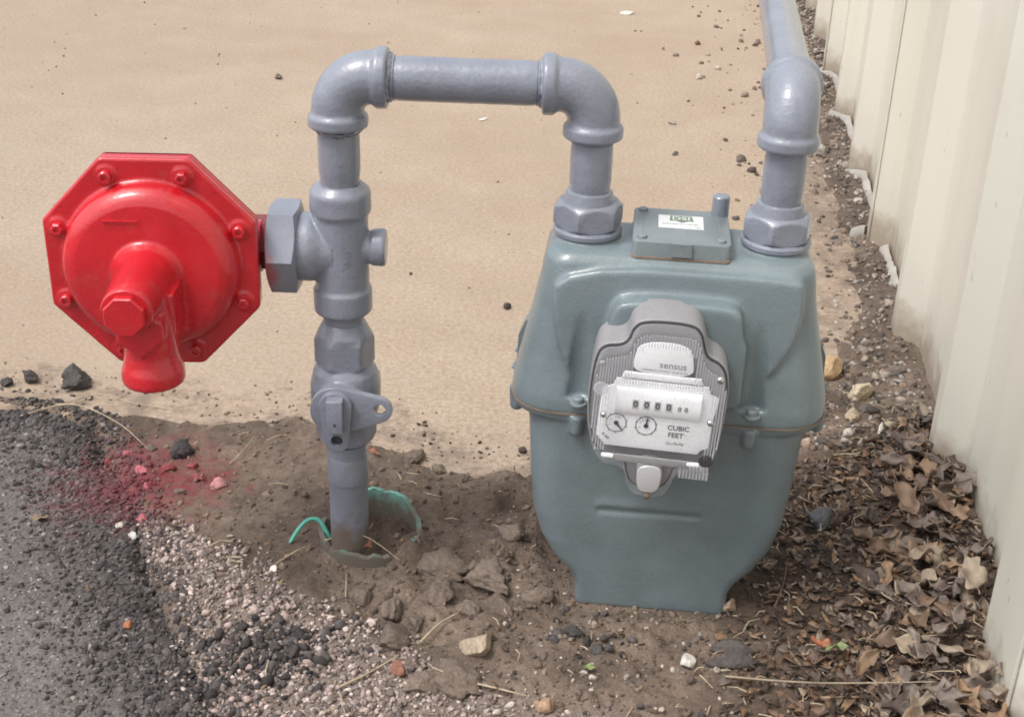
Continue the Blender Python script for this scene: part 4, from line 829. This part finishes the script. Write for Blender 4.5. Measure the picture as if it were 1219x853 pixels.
bm = bmesh.new(); lathe(bm, ix(.0415, -.0300, -.1170), F, [(0, .0058), (.0009, .0058), (.0014, .0052)], 28); link('seal_cap', to_mesh(bm, 'sc', 30), M['dark_rubber'], hou)
for u_ in (-.034, .032):
    bm = bmesh.new(); prism(bm, rrect(.0048, .0014, .0014, .001, 3), lambda a, b, t: ix(u_+a, -.0345+b, t), -.1165, -.1192, .0006); link('cover_clip', to_mesh(bm, 'cl', 30), M['white_plate'], hou)
bm = bmesh.new(); prism(bm, [(-.030, -.0325), (.030, -.0325), (.029, -.0385), (-.029, -.0385)], ix, -.1168, -.1182, .0005); link('cover_bar', to_mesh(bm, 'bar', 30), M['index_grey'], hou)
bm = bmesh.new()
for q in range(9): prism(bm, [(.0225+q*.0026, -.0485), (.0243+q*.0026, -.0485), (.0243+q*.0026, -.0418), (.0225+q*.0026, -.0418)], ix, -.105, -.1165, .0003)
link('cover_ribs', to_mesh(bm, 'rb', 30), M['ridge'], hou)
tg = smooth_outline([(-.0095, -.0395), (-.0095, -.056), (-.006, -.0635), (.006, -.0635), (.0095, -.056), (.0095, -.0395)], 2)
bm = bmesh.new(); prism(bm, tg, ix, -.0985, -.1192, .001); link('tongue_window', to_mesh(bm, 'tw', 30), M['drum'], hou)
stud(.0, -.0672, .0030, -.1170, 'gasket', .0025, 'seal_screw')

# ------------------------------------------------------------------ LEAVES
def leaf_mesh(kind, L_, W_, curl, seed):
    r_ = np.random.default_rng(seed); n = 16; bm = bmesh.new(); rowsv = []; ph = r_.uniform(0, 6)
    for i in range(n+1):
        t = i/n; w = math.sin(math.pi*t)**.7*W_*(1.15 - .4*t) + .0003
        if kind == 'oak': w *= .60+.48*abs(math.sin(t*math.pi*3.1+.3))
        if kind == 'broken' and t > .65: w *= .3+r_.uniform(0, .7)
        bend = curl*L_*.9*(t-.45)**2 + .05*L_*math.sin(t*6+ph); side = .10*L_*math.sin(t*3+ph)
        row = []
        for j in range(-3, 4):
            s_ = j/3; ww = w*(1+(r_.uniform(-1, 1)*{'oval': .05, 'oak': .14, 'broken': .2}[kind] if abs(j) == 3 else 0)); roll = s_*s_*(curl*.55 + .35*math.sin(t*8+ph+(2 if s_ > 0 else 0)))*ww
            vein = -.025*L_*(1-abs(s_))**4 + (.010*L_*math.sin(t*40-abs(s_)*9) if 0 < abs(j) < 3 else 0)
            row.append(bm.verts.new(((t-.5)*L_*(1-.06*abs(s_)), side+s_*ww/2*(1-.25*abs(curl)*abs(s_)), bend+roll+vein+r_.uniform(-.015, .015)*L_)))
        rowsv.append(row)
    for a, b in zip(rowsv, rowsv[1:]):
        for j in range(6): bm.faces.new((a[j], b[j], b[j+1], a[j+1]))
    p0 = rowsv[0][3].co.copy(); sweep(bm, [p0, p0+Vector((-L_*.1, W_*.03, .02*L_)), p0+Vector((-L_*.22, W_*.12, .05*L_))], L_*.012, 4)
    me = bpy.data.meshes.new('leaf'); bm.to_mesh(me); bm.free(); me.polygons.foreach_set('use_smooth', [True]*len(me.polygons))
    o_ = bpy.data.objects.new('t', me); COL.objects.link(o_); s_ = o_.modifiers.new('s', 'SOLIDIFY'); s_.thickness = .0004
    out_ = bpy.data.meshes.new_from_object(o_.evaluated_get(bpy.context.evaluated_depsgraph_get())); bpy.data.objects.remove(o_); out_.name = 'leaf'; return out_
protos = {}
seedc = 0
for cn in list(LEAFC)+['orange', 'green']:
    protos[cn] = []
    for kind, L_, W_, cu_ in (('oval', .030, .014, .25), ('oak', .034, .019, .35), ('broken', .026, .016, -.2), ('oval', .022, .012, .8), ('oval', .036, .0115, -.25)):
        seedc += 1; me = leaf_mesh(kind, L_, W_, cu_, seedc); me.materials.clear(); me.materials.append(LM[cn]); protos[cn].append(me)
def put_leaf(me, x, y, dz, rz, rx, ry, s_, label, group, name='dead_leaf'):
    o_ = bpy.data.objects.new(name, me); COL.objects.link(o_); o_.location = (x, y, float(top_h(x, y))+dz); o_.rotation_euler = (rx, ry, rz); o_.scale = (s_,)*3
    return tag(o_, label, 'leaf', group)
GL = 'fallen leaves in the litter between the meter and the metal wall'
desc = {'tan': 'tan', 'brown': 'brown', 'greyish': 'grey brown', 'dark': 'dark rotting', 'pale': 'pale buff'}
shp = ['flat oval', 'lobed', 'torn', 'short curled', 'long narrow']
def wall_gap(x, y):      # clear distance to the sheet itself, ribs and recesses
    al = (x-WB0.x)*WDIR.x + (y-WB0.y)*WDIR.y; ph = al % PITCH; ph = np.minimum(ph, PITCH-ph); return wall_off(x, y) + np.interp(ph, [0, .012, .040, .2], [0, 0, .029, .029])
pts_ = samp(284, .13, .47, -.34, .33, lambda x, y: sstep(-.015, .07, sdist(x, y, LEAFP)+.03*(wall_off(x, y) < .03))*(wall_gap(x, y) > .008)*(.35+.65*sstep(.16, .02, wall_off(x, y))))
for k_ in np.argsort(-pts_[:, 1]):
    x, y = pts_[k_]; w = float(wall_off(x, y)); cn = random.choices(list(desc), (3, 3, 6, 2.2, 2.4))[0] if w < .10 else random.choices(list(desc), (1.5, 5, 1.5, 6, .4))[0]
    mi = random.randrange(5)
    where = 'at the wall foot' if w < .03 else 'close to the wall' if w < .065 else 'in the middle litter' if w < .13 else 'near the meter'
    far = 'behind the meter seam' if y > .20 else 'beside the meter side' if y > .10 else 'level with the meter base' if y > .0 else 'just ahead of the meter base' if y > -.08 else 'near the bottom edge' if y > -.17 else 'at the very bottom'
    pile = max(0, .020*(1-w/.10)); s_ = random.uniform(.55, 1.1)*(1.25 if w < .09 else .72); rx_ = random.gauss(0, .34); big = 'large ' if s_ > 1.02 else 'small ' if s_ < .55 else ''; big += 'tipped ' if abs(rx_) > .4 else ''
    lb = f'{big}{desc[cn]} {shp[mi]} leaf {where}, {far}'
    if len(lb.split()) > 16: lb = lb.replace('tipped ', '')
    put_leaf(protos[cn][mi], x, y, .0025+random.random()*(.004+pile), random.uniform(0, 6.28), rx_, random.gauss(0, .34), s_, lb, GL)
for cn, me_i, x, y, dz, rz, s_, lb in (('green', 0, .275, -.125, .016, .2, .75, 'small half green leaf on top of the litter at the bottom right'), ('orange', 3, .262, -.118, .014, 2.9, .8, 'orange red leaf piece next to the half green leaf'), ('pale', 0, .372, -.02, .03, .2, 1.25, 'large smooth tan leaf bent over near the wall'), ('tan', 3, .330, .035, .016, 1.9, 1.2, 'upright orange tan oval leaf between the meter and the wall'), ('tan', 3, .295, -.148, .018, .6, 1.3, 'rounded orange tan leaf at the front of the litter'), ('pale', 1, .400, -.055, .026, 1.7, 1.35, 'big lobed buff leaf leaning on the wall'), ('tan', 2, .420, .035, .035, 1.2, 1.1, 'tan leaf standing against the wall rib'), ('dark', 1, .415, .205, .012, .9, 1.2, 'dark curled leaf sticking up beside the rear wall rib'), ('brown', 4, .338, .05, .015, .5, 1.1, 'shiny brown leaf in the middle of the litter'), ('greyish', 4, .347, -.055, .022, 1.5, 1.35, 'long grey brown crumpled leaf standing on end in the litter'), ('tan', 0, -.439, .046, .003, .2, .62, 'lone tan leaf lying on the asphalt at left'), ('tan', 3, -.360, -.062, .004, 1.4, .45, 'small yellow brown leaf bit on the asphalt'), ('orange', 0, -.139, .182, .004, 2.8, .45, 'small orange leaf bit behind the riser on the soil'), ('orange', 2, -.128, .004, .004, 2.6, .6, 'reddish leaf scrap inside the broken sleeve'), ('tan', 2, -.052, -.035, .008, 1.1, .35, 'tiny tan leaf scrap among the soil lumps'), ('green', 3, .071, -.144, .004, .1, .5, 'small green leaf scrap in front of the meter')):
    put_leaf(protos[cn][me_i], x, y, dz, rz, random.gauss(0, .2), random.gauss(0, .2), s_, lb, None)
# fragments too many to count
def frags(name, n, pr, box, size, cols, label, mats):
    p = samp(n, *box, pr); v = []; f_ = []; c = []
    for i in range(n):
        s_ = size*rng.uniform(.4, 1.3); a = rng.uniform(0, 6.28); k_ = 5; an = np.sort(rng.uniform(0, 6.28, k_)); q = np.stack([np.cos(an)*s_, np.sin(an)*s_*.55, rng.uniform(-.25, .25, k_)*s_], -1)
        t = rng.normal(0, .35, 2); z = q[:, 2]+q[:, 0]*t[0]+q[:, 1]*t[1]; x = q[:, 0]*math.cos(a)-q[:, 1]*math.sin(a); y = q[:, 0]*math.sin(a)+q[:, 1]*math.cos(a)
        h_ = float(1)*0; top = np.stack([x+p[i, 0], y+p[i, 1], z], -1); v.append((top, .0005)); c.append(cols[rng.integers(len(cols))])
    hz = top_h(p[:, 0], p[:, 1])+rng.uniform(.001, .007, n); co = []; fa = []; cc = []
    for i, (t_, th) in enumerate(v):
        b = i*10; t_ = t_.copy(); t_[:, 2] += hz[i]; lo_ = t_.copy(); lo_[:, 2] -= th; co += [t_, lo_]
        for a_, b_, c_ in ((0, 1, 2), (0, 2, 3), (0, 3, 4)): fa += [(b+a_, b+b_, b+c_), (b+5+c_, b+5+b_, b+5+a_)]
        for j in range(5): j2 = (j+1) % 5; fa += [(b+j, b+5+j, b+5+j2), (b+j, b+5+j2, b+j2)]
        cc += [np.array(c[i])*rng.uniform(.6, 1.3)]*10
    tag(link(name, raw_mesh(name, np.concatenate(co), np.array(fa), np.array(cc)), mats), label, 'leaf litter', None, 'stuff')
lc = list(LEAFC.values())
frags('leaf_litter', 3600, lambda x, y: sstep(-.03, .05, sdist(x, y, LEAFP))*(wall_gap(x, y) > .004), (.12, .48, -.34, .36), .0062, lc+[LEAFC['dark'], LEAFC['brown'], LEAFC['dark'], (.11, .075, .055)], 'crumbled leaf fragments under the fallen leaves by the wall', M['stone'])
frags('soil_debris', 900, lambda x, y: (sdist(x, y, SLAB) < -.01)*(sdist(x, y, ASPH) < 0)*.5+.5*(sdist(x, y, LEAFP) > -.12)*(sdist(x, y, SLAB) < -.01), (-.33, .44, -.34, .40), .003, lc, 'small bits of leaf and bark strewn over the soil', M['stone'])
bm = bmesh.new(); sp_ = samp(260, -.33, .44, -.34, .36, lambda x, y: ((sdist(x, y, LEAFP) > -.05)*.8+.12)*(sdist(x, y, SLAB) < -.01)*(sdist(x, y, ASPH) < 0)*(wall_off(x, y) > 0)); hz = top_h(sp_[:, 0], sp_[:, 1])
for (x, y), z in zip(sp_, hz):
    a = random.uniform(0, 6.28); l_ = random.uniform(.005, .022); d = Vector((math.cos(a), math.sin(a), random.gauss(.0, .15))); p0 = Vector((x, y, z+random.uniform(.002, .010))); sd = Vector((-d.y, d.x, 0))*l_*random.gauss(0, .15)
    sweep(bm, [p0-d*l_*.5, p0+sd+Vector((0, 0, .001)), p0+d*l_*.5], [.0006, .0005, .0003], 4)
tag(link('straw_bits', to_mesh(bm, 'straw', 60), LM['straw']), 'short dry straws and pine needles scattered on soil and leaves', 'straw', None, 'stuff')
